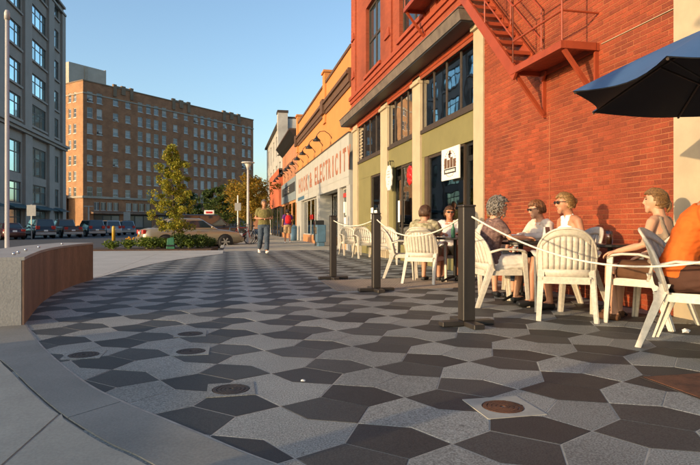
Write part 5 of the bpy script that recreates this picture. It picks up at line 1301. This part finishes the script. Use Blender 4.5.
def table(x, y, r, label, z=.70):
    t = thing('cafe_table', label, 'table', (x, y, gz(x)), .3)
    MB().lathe([(.001, z - .03), (r - .02, z - .03), (r, z - .022), (r, z - .004), (r - .006, z), (.001, z)], (0, 0, 0), 28).build('tabletop', 'table_top', t)
    MB().lathe([(.03, .06), (.028, z - .03)], (0, 0, 0), 10).build('pedestal', 'metal_dark', t)
    for k in range(4):
        a = k * PI / 2; MB().path([(0, 0, .09), (r * .4 * math.cos(a), r * .4 * math.sin(a), .06), (r * .75 * math.cos(a), r * .75 * math.sin(a), .016)], [.022, .02, .014], 6).build('foot', 'metal_dark', t)
    return Vector((x, y, gz(x) + z))
TA = table(3.50, 8.44, .36, 'dark round cafe table between the two men'); TB = table(3.38, 6.16, .38, 'dark round cafe table set with cups before the brick wall'); TC = table(3.72, 5.0, .24, 'small dark round cafe table with an amber drink')
def cup(p, label, r=.045, h_=.07, m='white_china'):
    t = thing('cup', label, 'cup', tuple(p)); MB().lathe([(r * .6, 0), (r * .95, h_ * .5), (r, h_), (r * .9, h_), (r * .8, h_ * .5), (.001, .012)], (0, 0, 0), 14).build('bowl', m, t, smooth=True)
    MB().path([(r * .95, 0, h_ * .8), (r * 1.6, 0, h_ * .65), (r * 1.5, 0, h_ * .3), (r * .85, 0, h_ * .25)], .006, 6).build('handle', m, t, smooth=True)
cup(TB + Vector((-.19, -.13, .001)), 'white teacup at the table edge by the grey haired diner', .055, .08); cup(TB + Vector((.02, .16, .001)), 'white teacup at the middle of the table of cups', .05, .08)
pt = MB().lathe([(.001, .004), (.07, .004), (.12, .016), (.12, .02), (.07, .009), (.001, .009)], tuple(TB + Vector((.05, -.12, 0))), 20); tag(pt.build('plate', 'white_china', loc=tuple(TB + Vector((.05, -.12, 0))), smooth=True), 'white plate on the table of cups', 'plate')
nh = thing('menu_stand', 'grey menu holder standing on the table of cups', 'menu', tuple(TB + Vector((.22, -.20, 0))), .6); MB().hexa([(-.07, -.03, 0), (.07, -.03, 0), (.07, .03, 0), (-.07, .03, 0)], [(-.06, -.006, .17), (.06, -.006, .17), (.06, .006, .17), (-.06, .006, .17)]).build('card', 'metal_grey', nh); MB().box(-.075, .075, -.035, .035, -.0005, .008).build('base', 'metal_dark', nh)
def bottle(p, label, m='green_plastic'):
    t = thing('bottle', label, 'bottle', tuple(p)); MB().lathe([(.03, 0), (.032, .01), (.032, .13), (.012, .18), (.012, .23)], (0, 0, 0), 12).build('body', m, t, smooth=True); MB().lathe([(.0135, .225), (.0135, .24)], (0, 0, 0), 10).build('cap', 'red_plastic', t)
bottle(TA + Vector((-.10, -.16, .001)), 'green bottle on the table between the two men'); cup(TA + Vector((.1, -.12, .001)), 'clear white cup on the table between the two men')
gl = thing('drink_glass', 'tumbler of amber drink on the small table', 'glass', tuple(TC + Vector((-.05, -.05, .001)))); MB().lathe([(.026, 0), (.032, .10), (.001, .10)], (0, 0, 0), 14).build('drink', 'amber', gl, smooth=True); MB().lathe([(.03, 0), (.0365, .13), (.0345, .13), (.028, .004)], (0, 0, 0), 14).build('tumbler', 'clear_glass', gl, smooth=True)

# umbrella
UC = Vector((3.24, 3.03)); UR, UZ, UA = 1.06, 1.785, 2.25
um_ = thing('patio_umbrella', 'blue canvas patio umbrella with dark underside over the orange shirted diner', 'umbrella', (UC.x, UC.y, gz(UC.x)))
tips = [math.radians(24 + 45 * k) for k in range(8)]
def canopy(dz, mb):
    for k in range(8):
        a0, a1 = tips[k], tips[(k + 1) % 8]; N = 8; grid = []
        for j in range(N + 1):
            v = j / N; rowp = []
            for i in range(N + 1):
                u = i / N; A = Vector((math.cos(a0), math.sin(a0))); B_ = Vector((math.cos(a1), math.sin(a1))); d = A.lerp(B_, u) * UR * v
                sag = 4 * u * (1 - u); d = d * (1 - .09 * sag * v * v)
                rr = v; z = UA - (UA - UZ) * (rr ** 1.12) - .035 * sag * v + dz
                rowp.append((d.x, d.y, z))
            grid.append(rowp)
        vs = sum(grid, []); fs = [(j * (N + 1) + i, (j + 1) * (N + 1) + i, (j + 1) * (N + 1) + i + 1, j * (N + 1) + i + 1) for j in range(N) for i in range(N)]
        mb.add(vs, fs)
    return mb
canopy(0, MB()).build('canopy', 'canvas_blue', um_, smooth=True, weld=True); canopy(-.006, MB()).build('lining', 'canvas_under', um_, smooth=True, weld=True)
for k in range(8):
    a = tips[k]; MB().path([(0.05 * math.cos(a), .05 * math.sin(a), UA - .04), (UR * .5 * math.cos(a), UR * .5 * math.sin(a), UA - (UA - UZ) * .46 - .016), (UR * .99 * math.cos(a), UR * .99 * math.sin(a), UZ - .014)], .009, 6).build('rib', 'frame_dark', um_)
    MB().tube((.03 * math.cos(a), .03 * math.sin(a), UZ - .1), (UR * .5 * math.cos(a), UR * .5 * math.sin(a), UA - (UA - UZ) * .46 - .02), .007, n=6).build('strut', 'frame_dark', um_)
MB().lathe([(.019, .04), (.019, UA + .06), (.03, UA + .07), (.001, UA + .12)], (0, 0, 0), 12).build('pole', 'frame_dark', um_, smooth=True); MB().lathe([(.24, 0), (.24, .05), (.1, .08), (.03, .12), (.03, .35)], (0, 0, 0), 20).build('base', 'metal_dark', um_, smooth=True)

# cafe plants inside the window
def potplant(px, x, label, hh=1.5):
    y = wy(px, x); t = thing('potted_plant', label, 'plant', (x, y, -.02)); MB().lathe([(.13, 0), (.17, .3), (.16, .3), (.001, .27)], (0, 0, 0), 14).build('pot', 'tile_tan', t)
    lm = MB(); st = MB()
    for k in range(9):
        a = k * 2.4; e = Vector((.25 * math.cos(a), .25 * math.sin(a), hh * random.uniform(.45, 1))); st.tube((0, 0, .25), e, .012, .005, n=5); leafball(lm, e, (.2, .2, .28), 40, .07)
    st.build('stems', 'bark', t); lm.build('leaves', 'leaf_lime', t)
potplant(452, XW + .85, 'leafy potted plant inside window below the picture sign', 1.5); potplant(462, XW + .8, 'leafy potted plant inside window beside the door', 1.2); potplant(440, XW + .9, 'tall potted plant inside window behind the man in white tee', 1.7); potplant(409, XW + .8, 'potted plant inside window below the red flower', 1.4)

# ================================================================== PEOPLE
mat('skin', (.50, .27, .17), .5, .10, 8, spec=.35, local=True); mat('skin_tan', (.42, .20, .115), .5, .10, 8, spec=.35, local=True); mat('lips', (.38, .12, .10), .45)
def cloth(name, col, **k): return mat(name, col, .85, k.pop('var', .12), k.pop('scale', 9), bump=.25, bscale=35, local=True, spec=.2, **k)
cloth('shirt_leafy', (.22, .20, .09), var=.5, scale=16, col2=(.50, .45, .30)); cloth('tee_white', (.66, .64, .62)); cloth('top_plum', (.12, .06, .055), var=.5, scale=22, col2=(.24, .15, .13)); cloth('shorts_white', (.72, .68, .60)); cloth('cardigan', (.60, .50, .42)); cloth('halter', (.80, .78, .74))
cloth('top_tan', (.26, .20, .15)); cloth('skirt_brown', (.10, .048, .025)); cloth('tee_orange', (.62, .125, .02)); cloth('shorts_brown', (.075, .035, .024)); cloth('polo_olive', (.16, .14, .055)); cloth('jeans', (.055, .075, .105), var=.3); cloth('tee_purple', (.11, .03, .16)); cloth('shorts_tan', (.36, .25, .14)); cloth('pack_red', (.55, .02, .025)); cloth('shorts_khaki', (.34, .28, .18)); cloth('denim_dark', (.03, .04, .06))
def hairm(name, col, c2): return mat(name, col, .42, .45, 45, fine=.5, fscale=160, bump=.4, bscale=180, local=True, col2=c2)
hairm('hair_brown', (.06, .028, .014), (.13, .06, .025)); hairm('hair_grey', (.12, .10, .085), (.26, .23, .20)); hairm('hair_blond', (.19, .095, .03), (.36, .205, .075)); hairm('hair_auburn', (.14, .05, .018), (.28, .11, .035)); hairm('hair_dark', (.015, .010, .008), (.03, .02, .015)); hairm('hair_honey', (.13, .06, .02), (.26, .135, .045))
def remesh(mb, vox, smooth=2, name='body', disp=0.0, dsc=14.0):
    me = mb.mesh('tmp', 'skin'); ob = bpy.data.objects.new('tmp', me); C.objects.link(ob)
    r = ob.modifiers.new('r', 'REMESH'); r.mode = 'VOXEL'; r.voxel_size = vox
    s = ob.modifiers.new('s', 'SMOOTH'); s.factor = .5; s.iterations = smooth
    dg = bpy.context.evaluated_depsgraph_get(); out_ = bpy.data.meshes.new_from_object(ob.evaluated_get(dg))
    bpy.data.objects.remove(ob); bpy.data.meshes.remove(me)
    if disp:
        nr = [v.normal.copy() for v in out_.vertices]
        for v, n_ in zip(out_.vertices, nr):
            q = v.co * dsc; d = .6 * noise.noise(q) + .9 * (.5 - abs(noise.noise(Vector((q.x * .8 + q.z * .5, q.y * .8, q.z * 1.9)) + Vector((9, 4, 2))))) * 1.2 - .35
            v.co += n_ * (d * disp)
    out_.polygons.foreach_set('use_smooth', [True] * len(out_.polygons)); out_.name = name; return out_
def hand(mb, wr, d, pn, curl=.7, side=1):
    """palm, four unequal bent fingers and a thumb; d = pointing direction, pn = palm normal, side = which flank carries the thumb"""
    d = Vector(d).normalized(); pn = Vector(pn); pn = (pn - d * pn.dot(d)).normalized(); x = d.cross(pn) * side
    wr = Vector(wr); k = wr + d * .092
    mb.path([wr - d * .01, wr + d * .03, wr + d * .07, k], [.028, .036, .042, .038], 10, flat=[.75, .45, .38, .36], side=tuple(x))
    for i, (o, L) in enumerate(((.030, .072), (.010, .080), (-.011, .075), (-.030, .060))):
        b = k + x * o - d * .006; a1 = curl * .55; a2 = curl * 1.3; a3 = curl * 2.0
        p1 = b + (d * math.cos(a1) + pn * math.sin(a1)) * L * .45; p2 = p1 + (d * math.cos(a2) + pn * math.sin(a2)) * L * .32; p3 = p2 + (d * math.cos(a3) + pn * math.sin(a3)) * L * .25
        mb.path([b, p1, p2, p3], [.0098, .0092, .0084, .0068], 7)
    b = wr + d * .028 + x * .03; p1 = b + (d * .6 + x * .7 + pn * .25).normalized() * .038; p2 = p1 + (d * .8 + x * .2 + pn * .5).normalized() * .032
    mb.path([b - x * .012, b, p1, p2], [.014, .0135, .0105, .0085], 7)
def head_geo(mb, c, R):
    n, k = 28, 20; vs = []
    for i in range(k + 1):
        p = PI * i / k
        for j in range(n):
            q = 2 * PI * j / n; x, y, z = math.sin(p) * math.cos(q), math.sin(p) * math.sin(q), -math.cos(p)
            X, Y, Z_ = x * .074, y * .094, z * .115
            if z < -.15:
                f_ = (-z - .15) / .85; X *= 1 - .30 * f_
                if y < 0: Y *= 1 - .35 * f_
                else: Y *= 1 - .04 * f_
            if y > .5: Y -= .006 * (y - .5) / .5
            if .02 < z < .28 and y > .6 and .2 < abs(x) < .65: Y -= .006      # eye hollows
            vs.append(R @ Vector((X, Y, Z_)) + c)
    mb.add(vs, [(i * n + j, i * n + (j + 1) % n, (i + 1) * n + (j + 1) % n, (i + 1) * n + j) for i in range(k) for j in range(n)])
    L = lambda *a: R @ Vector(a) + c
    mb.path([L(0, .084, .026), L(0, .094, .0), L(0, .1015, -.020), L(0, .088, -.030)], [.009, .0105, .0125, .010], 8)
    mb.ball(L(0, .066, -.096), (.028, .022, .019), 10, 8, M=R); mb.ball(L(0, .058, -.066), (.044, .032, .036), 12, 8, M=R); mb.ball(L(0, .083, -.052), (.022, .010, .007), 10, 6, M=R); mb.ball(L(0, .082, -.062), (.019, .010, .007), 10, 6, M=R)
    for s in (1, -1):
        mb.ball(L(s * .076, -.008, -.008), (.011, .020, .031), 8, 8, M=R); mb.ball(L(s * .031, .084, .034), (.02, .008, .006), 8, 6, M=R)
def hair_geo(mb, c, R, kind, seed):
    rng = random.Random(seed); n, k = 36, 24; vs = []
    off = Vector((rng.random() * 50, 0, 0)); vol = {'short': .010, 'curly': .024, 'bun': .010, 'pony': .010, 'long': .016, 'crop': .006}[kind]
    for i in range(k + 1):
        p = PI * i / k
        for j in range(n):
            q = 2 * PI * j / n; x, y, z = math.sin(p) * math.cos(q), math.sin(p) * math.sin(q), -math.cos(p)
            g = vol * (1 + .35 * noise.noise(Vector((x, y, z)) * (5 if kind == 'curly' else 3) + off)) + .004
            lowz = {'short': -.40, 'crop': -.25, 'curly': -.50, 'bun': -.42, 'pony': -.45, 'long': -.75}[kind]
            line = .60 - .22 * abs(x)
            face = y > .10 + .1 * max(0, z) and z < line and (y > .32 or z < -.12)
            inside = face or z < lowz - .1 * y
            X, Y, Z_ = x * .074, y * .094, z * .115
            if inside: X, Y, Z_ = X * .82, Y * .82, Z_ * .86
            else:
                v = Vector((x, y, z)); X += v.x * g; Y += v.y * (g + (.012 if y < 0 else 0)); Z_ += v.z * g
            vs.append(R @ Vector((X, Y, Z_)) + c)
    mb.add(vs, [(i * n + j, i * n + (j + 1) % n, (i + 1) * n + (j + 1) % n, (i + 1) * n + j) for i in range(k) for j in range(n)])
    L = lambda *a: R @ Vector(a) + c
    if kind == 'bun': mb.ball(L(0, -.118, .012), (.036, .030, .038), 12, 10, M=R)
    if kind == 'pony': mb.path([L(0, -.10, .0), L(0, -.118, -.03), L(0, -.118, -.07), L(.005, -.10, -.11)], [.022, .026, .022, .010], 10)
    def S(v, ex=0):
        v = v.normalized(); k_ = vol + (.006 if kind == 'curly' else .0045) + ex; return L(v.x * (.074 + k_), v.y * (.094 + k_) - (.010 if v.y < 0 else 0), v.z * (.115 + k_))
    lowz = {'short': -.42, 'crop': -.30, 'curly': -.50, 'bun': -.42, 'pony': -.45, 'long': -.75}[kind]
    tied = kind in ('bun', 'pony'); knot = Vector((0, -1, .08 if kind == 'bun' else -.12)); n_l = 520 if kind != 'curly' else 300
    for _ in range(n_l):
        a = rng.uniform(0, 2 * PI); hx, hy = math.cos(a), math.sin(a)
        # hairline for this azimuth: forehead in front, temples, nape behind
        zl_ = .55 if hy > .45 else (.05 + .5 * max(0, hy - .05) / .4 if hy > .05 else lowz)
        zl_ += rng.uniform(-.08, .06); r_ = math.sqrt(max(.05, 1 - min(.98, zl_ * zl_))); edge = Vector((hx * r_, hy * r_, zl_))
        if tied: p0, p1 = edge, knot + Vector((rng.uniform(-.15, .15), 0, rng.uniform(-.12, .12)))
        elif kind == 'curly':
            p0 = Vector((rng.gauss(0, 1), rng.gauss(-.2, 1), rng.gauss(.4, .8))).normalized(); p1 = (p0 + Vector((rng.gauss(0, .35), rng.gauss(0, .35), rng.gauss(-.1, .3)))).normalized()
            if p1.y > .3 and p1.z < .5: continue
        else: p0, p1 = Vector((rng.gauss(0, .25), -.25 + rng.gauss(0, .2), 1)), edge
        pts = []; ph = rng.uniform(0, 6.28)
        for q in range(6):
            f_ = q / 5; v = p0.normalized().lerp(p1.normalized(), f_)
            if v.length < .05: v = Vector((0, 0, 1))
            w_ = (.003 if tied else .010) * math.sin(ph + f_ * (9 if kind == 'curly' else 3)); pts.append(S(v, rng.uniform(-.002, .002) + (.006 * math.sin(ph + f_ * 7) if kind == 'curly' else 0)) + R @ Vector((w_, w_ * .5, 0)))
        if not tied and kind != 'curly': pts[-1] = pts[-1] + R @ Vector((0, 0, -.006))
        mb.path(pts, [k_ * (1 if kind == 'curly' else .5) for k_ in (.0045, .0062, .0066, .006, .005, .0015)], 5)
def person(label, loc, dirv, J, look, group=None, scale=.94):
    t = thing('person', label, 'person', (loc[0], loc[1], gz(loc[0])), facing(dirv), group); t.scale = (scale,) * 3
    V = Vector; g = {k: V(v) for k, v in J.items() if isinstance(v, (tuple, Vector))}
    pel, wai, che, nb, hc = g['pelvis'], g['waist'], g['chest'], g['neck'], g['head']
    R = Euler((J.get('pitch', 0), J.get('roll', 0), J.get('yaw', 0))).to_matrix()
    fem = look.get('fem', False); fat = look.get('fat', 1.0); tx = (1, 0, 0)
    sw_ = .165 if fem else .182
    up = (nb - che).normalized()
    def torso(mb, ex, lo=0, hi=7):
        pts = [pel + V((0, 0, -.07)), pel, wai, wai.lerp(che, .55), che, che.lerp(nb, .72), nb]
        w_ = [.135, .172 if fem else .168, .128 if fem else .15, .14 if fem else .165, .158 if fem else .182, .135 if fem else .16, .066]
        f_ = [.75, .70, .70, .70, .64, .62, .85]
        w_ = [a * (fat if i < 5 else 1) + ex for i, a in enumerate(w_)]
        mb.path(pts[lo:hi], w_[lo:hi], 16, flat=f_[lo:hi], side=tx)
        if fem and ex >= 0:
            for s in (1, -1): mb.ball(che + V((s * .07, .075 + ex * .6, -.02)), (.058 + ex, .05 + ex, .055 + ex), 12, 8)
    b = MB(); torso(b, 0)
    b.path([nb - up * .03, nb.lerp(hc, .35), hc + R @ V((0, -.012, -.07))], [.056, .052, .054], 12)
    head_geo(b, hc, R)
    for s, sd in ((1, 'r'), (-1, 'l')):
        sh = nb + V((s * sw_, 0, -.055)); el, wr = g['el_' + sd], g['wr_' + sd]
        am = .85 if fem else 1.0
        b.path([nb + V((s * .06, 0, -.035)), nb + V((s * sw_ * .7, 0, -.035)), sh, sh.lerp(el, .45), el, el.lerp(wr, .3), wr], [.05, .056 * am, .056 * am, .047 * am, .039 * am, .042 * am, .027 * am], 12)
        d = (wr - el).normalized()
        hd_ = V(J.get('hd_' + sd, tuple(d))); hand(b, wr, hd_, J.get('pn_' + sd, (0, .2, -1)), J.get('curl', .6), side=J.get('hs_' + sd, -s))
        kn, an = g['kn_' + sd], g['an_' + sd]; hp = pel + V((s * .088, 0, -.02)); to = g.get('to_' + sd, an + V((0, .16, -.045)))
        b.path([hp, hp.lerp(kn, .35), kn, kn.lerp(an, .3), an.lerp(kn, .12), an], [.092, .082, .056, .055, .036, .036], 12)
        b.path([an + V((0, -.035, -.045)), an + V((0, .03, -.03)), to.lerp(an, .35) + V((0, 0, -.018)), to], [.034, .042, .040, .026], 10, flat=[1, 1, 1.1, 1.5], side=(0, 0, 1))
    body = remesh(b, .0085, 2, 'body'); body.materials.clear(); body.materials.append(MATS[look.get('skin', 'skin')]); inst('body', body, t)
    # top
    def garment(name, mb, m, vox=.010, disp=.0085, sm=2):
        me = remesh(mb, vox, sm, name, disp); me.materials.clear(); me.materials.append(MATS[m]); return inst(name, me, t)
    sl = look.get('sleeve', .5); m = MB(); ex = look.get('loose', .016)
    if look['top']:
        if look.get('halter'):
            torso(m, .010, 1, 5); m.path([che + V((0, .06, .02)), nb + V((.05, .045, -.005)), nb + V((.045, -.02, .015))], [.07, .03, .018], 10, side=tx); m.path([che + V((0, .06, .02)), nb + V((-.05, .045, -.005)), nb + V((-.045, -.02, .015))], [.07, .03, .018], 10, side=tx)
        elif look.get('tank'):
            torso(m, .010, 1, 5)
            for s in (1, -1): m.path([che + V((s * .09, .05, .02)), nb + V((s * .09, .03, -.01)), nb + V((s * .09, -.04, -.01)), che + V((s * .085, -.085, -.05))], [.035, .022, .022, .035], 8)
        else:
            torso(m, ex, 0 if look.get('untucked', True) else 1, 6); m.path([che.lerp(nb, .6), nb + up * -.005], [.13 if fem else .15, .082], 14, flat=[.65, .85], side=tx)
            for s, sd in ((1, 'r'), (-1, 'l')):
                sh = nb + V((s * sw_, 0, -.055)); el, wr = g['el_' + sd], g['wr_' + sd]
                pts = [nb + V((s * .07, 0, -.04)), nb + V((s * sw_ * .75, 0, -.038)), sh]; rs = [.06, .066, .067]
                if sl <= 1: pts.append(sh.lerp(el, sl)); rs.append(.064 if sl < .8 else .057)
                else: pts += [sh.lerp(el, .5), el, el.lerp(wr, sl - 1)]; rs += [.064, .057, .044]
                am = .86 if fem else 1; m.path(pts, [r * am + ex * .3 for r in rs], 12)
        garment('top', m, look['top'])
    # bottoms
    if look['bottom']:
        m = MB(); ln = look.get('leg', .8); e2 = .018
        m.path([pel + V((0, 0, -.085)), pel + V((0, 0, -.01)), pel + V((0, 0, .075))], [.15 * fat + e2, .172 * fat + e2, .15 * fat + e2], 16, flat=.72, side=tx)
        for s, sd in ((1, 'r'), (-1, 'l')):
            kn, an = g['kn_' + sd], g['an_' + sd]; hp = pel + V((s * .088, 0, -.02))
            if ln <= 1: m.path([hp, hp.lerp(kn, .4), hp.lerp(kn, ln)], [.098 + e2, .09 + e2, .082 + e2], 12)
            else: m.path([hp, hp.lerp(kn, .4), kn, kn.lerp(an, .35), kn.lerp(an, ln - 1)], [.096 + e2, .086 + e2, .066 + e2, .062 + e2, .056 + e2], 12)
        if look.get('skirt'):
            kr, kl = g['kn_r'], g['kn_l']; m.path([pel, pel.lerp((kr + kl) / 2, .5), pel.lerp((kr + kl) / 2, ln)], [.17, .18, .175], 14, flat=[.6, .5, .45], side=tx)
        garment('bottoms', m, look['bottom'])
    m = MB(); hair_geo(m, hc, R, look['hairkind'], len(label)); me = m.mesh('hair', look['hair'], smooth=True) 
    inst('hair', me, t)
    L = lambda *a: R @ V(a) + hc
    lp = MB(); lp.ball(L(0, .0905, -.057), (.018, .004, .007), 10, 6, M=R); lp.build('lips', 'lips', t, smooth=True)
    if look.get('glasses'):
        gm = MB()
        for s in (1, -1):
            gm.ball(L(s * .033, .098, .014), (.027, .006, .018), 14, 8, M=R); gm.path([L(s * .058, .092, .022), L(s * .081, .06, .02), L(s * .083, -.005, .012)], .0035, 5)
        gm.tube(L(-.012, .102, .018), L(.012, .102, .018), .004, n=5); gm.build('sunglasses', 'black', t, smooth=True)
    else:
        em = MB()
        for s in (1, -1): em.ball(L(s * .031, .082, .016), (.012, .008, .006), 8, 6, M=R)
        em.build('eyes', 'black', t, smooth=True)
        bm_ = MB()
        for s in (1, -1): bm_.path([L(s * .016, .092, .033), L(s * .032, .092, .038), L(s * .048, .083, .033)], .0035, 5)
        bm_.build('eyebrows', look['hair'], t, smooth=True)
    if look.get('shoes'):
        for s, sd in ((1, 'r'), (-1, 'l')):
            an = g['an_' + sd]; to = g.get('to_' + sd, an + V((0, .16, -.045))); m = MB()
            m.path([an + V((0, -.045, -.05)), an + V((0, .03, -.038)), to.lerp(an, .35) + V((0, 0, -.02)), to + V((0, .012, 0))], [.036, .046, .044, .028], 10, flat=[1, 1, 1.1, 1.55], side=(0, 0, 1))
            garment('shoe', m, look['shoes'], .009, 0, 2)
    return t
def sit(lean=0.0, arms='table', yaw=0, pitch=0, roll=0, knees=.12, reach=.34, twist=0):
    J = dict(pelvis=(0, -.05, .505), waist=(0, -.06 + lean * .25, .67), chest=(0, -.055 + lean * .65, .865), neck=(0, -.045 + lean, 1.025 - abs(lean) * .12), head=(0, .0 + lean * 1.2, 1.175 - abs(lean) * .2), yaw=yaw, pitch=pitch, roll=roll)
    for s, sd in ((1, 'r'), (-1, 'l')):
        J['kn_' + sd] = (s * knees, .40, .515); J['an_' + sd] = (s * knees * 1.0, .36 + (.06 if s > 0 else -.03), .085)
        if arms == 'table': J['el_' + sd] = (s * .25, .08 + lean * .6, .80); J['wr_' + sd] = (s * .12, reach + lean * .3, .80)
        elif arms == 'lap': J['el_' + sd] = (s * .245, -.02 + lean * .5, .77); J['wr_' + sd] = (s * .13, .20 + lean * .2, .64)
        elif arms == 'rest': J['el_' + sd] = (s * .285, -.08, .775); J['wr_' + sd] = (s * .285, .16, .70)
    return J
def near(p, d, k): return (p[0] + d[0] * k, p[1] + d[1] * k)
person('man in green leafy patterned shirt seated with his back to the street', near(P_C2, D_C2, -.02), D_C2, sit(.06, 'table', yaw=-.35), dict(top='shirt_leafy', bottom='shorts_khaki', leg=.85, sleeve=.75, hair='hair_brown', hairkind='short', shoes='black', loose=.024, fat=1.05))
person('man in white tee and sunglasses seated facing the street', near(P_M2, D_M2, -.02), D_M2, sit(.04, 'table', yaw=.15), dict(top='tee_white', bottom='shorts_khaki', leg=.85, sleeve=.6, hair='hair_brown', hairkind='short', glasses=True, skin='skin_tan', shoes='black'))
J = sit(.05, 'table', yaw=-.25); person('grey haired diner in plum patterned top and white shorts', near(P_C4, D_C4, -.03), D_C4, J, dict(fem=True, fat=1.1, top='top_plum', bottom='shorts_white', leg=.8, sleeve=.8, hair='hair_grey', hairkind='curly', loose=.022, shoes='black'))
person('blond diner in cream seated across from the street by brick wall', near(P_K, D_K, -.02), D_K, sit(.03, 'lap'), dict(fem=True, top='cardigan', bottom='denim_dark', leg=.9, sleeve=.6, hair='hair_blond', hairkind='short', shoes='black'), scale=.90)
J = sit(.12, 'table', yaw=-.25, pitch=-.2); J['wr_r'] = (.04, .40, .80); J['wr_l'] = (-.04, .42, .80); person('auburn haired woman in cream cardigan and glasses by the brick wall', near(P_W3, D_W3, -.04), D_W3, J, dict(fem=True, top='cardigan', bottom='denim_dark', leg=1.7, sleeve=1.85, hair='hair_auburn', hairkind='short', glasses=True, shoes='black', loose=.02))
person('blond woman in white halter top and sunglasses with hair tied up', near(P_C6, D_C6, -.03), D_C6, sit(.07, 'lap', yaw=-.12, pitch=-.08), dict(fem=True, halter=True, top='halter', bottom='denim_dark', leg=.75, hair='hair_blond', hairkind='bun', glasses=True, skin='skin_tan', shoes='black'), scale=.97)
J = sit(.0, 'lap', yaw=.55); J['el_l'] = (-.285, -.03, .76); J['wr_l'] = (-.29, .22, .695); J['pn_l'] = (.1, .2, -1); person('young woman in tan tank top with hair tied back by the pilaster', near(P_C7, D_C7, -.05), D_C7, J, dict(fem=True, tank=True, top='top_tan', bottom='skirt_brown', skirt=True, leg=.75, hair='hair_honey', hairkind='pony', shoes='skirt_brown'))
J = sit(.21, 'table', yaw=-.2, pitch=-.2, reach=.42); person('diner in orange tee and brown shorts leaning forward in chair', near(P_C8, D_C8, -.05), D_C8, J, dict(fem=True, fat=1.15, top='tee_orange', bottom='shorts_brown', leg=.85, sleeve=.55, hair='hair_auburn', hairkind='pony', loose=.02, shoes='lips'), scale=1.04)
# walkers
def stand(): return dict(pelvis=(0, 0, .93), waist=(0, .01, 1.09), chest=(0, .0, 1.29), neck=(0, -.02, 1.46), head=(0, .02, 1.62))
J = stand(); J.update(kn_l=(-.08, .20, .53), an_l=(-.06, .30, .11), kn_r=(.11, .06, .50), an_r=(.13, -.24, .17), to_r=(.14, -.09, .05), to_l=(-.08, .46, .10), el_r=(.265, -.04, 1.14), wr_r=(.10, .22, 1.13), el_l=(-.265, -.04, 1.14), wr_l=(-.10, .23, 1.13), hd_r=(-.8, .4, 0), hd_l=(.8, .4, 0), curl=.9, yaw=.1)
gm = G(264, 254); person('man in olive polo and jeans walking along the patterned paving', (gm.x, gm.y), (.02, -1), J, dict(top='polo_olive', bottom='jeans', leg=1.92, sleeve=.7, hair='hair_grey', hairkind='crop', shoes='white_china', fat=1.06, loose=.022, skin='skin_tan'), scale=1.0)
J = stand(); J.update(kn_l=(-.10, .10, .50), an_l=(-.10, .16, .09), kn_r=(.10, .06, .49), an_r=(.10, -.14, .12), to_r=(.10, 0, .05), el_r=(.25, -.03, 1.17), wr_r=(.24, .12, .98), el_l=(-.25, -.03, 1.17), wr_l=(-.24, .10, .97))
gm = G(287.5, 243.2); pw2 = person('walker in purple tee and tan shorts carrying a red backpack', (gm.x, gm.y), (-.05, 1), J, dict(top='tee_purple', bottom='shorts_tan', leg=.95, sleeve=.7, hair='hair_dark', hairkind='short', shoes='white_china', loose=.022, skin='skin_tan'), scale=1.0)
gc = math.cos(pw2.rotation_euler.z); bp = thing('backpack', 'bright red backpack on the shoulders of the purple shirted walker', 'backpack', (gm.x, gm.y, gz(gm.x)), pw2.rotation_euler.z)
mb = MB().path([(0, -.20, 1.02), (0, -.22, 1.12), (0, -.22, 1.3), (0, -.19, 1.43)], [.13, .155, .15, .09], 14, flat=[.55, .6, .6, .5], side=(1, 0, 0)); me = remesh(mb, .012, 3, 'sack', .006); me.materials.clear(); me.materials.append(MATS['pack_red']); inst('sack', me, bp)
MB().ball((0, -.315, 1.14), (.1, .035, .08), 12, 8).build('pocket', 'pack_red', bp, smooth=True)
for s in (1, -1): MB().path([(s * .09, -.16, 1.42), (s * .11, -.03, 1.5), (s * .12, .13, 1.40), (s * .12, .14, 1.22), (s * .13, -.1, 1.08)], .016, 6, flat=2).build('strap', 'black', bp, smooth=True)

for o in list(bpy.data.objects):
    if '_world' in o: del o['_world']
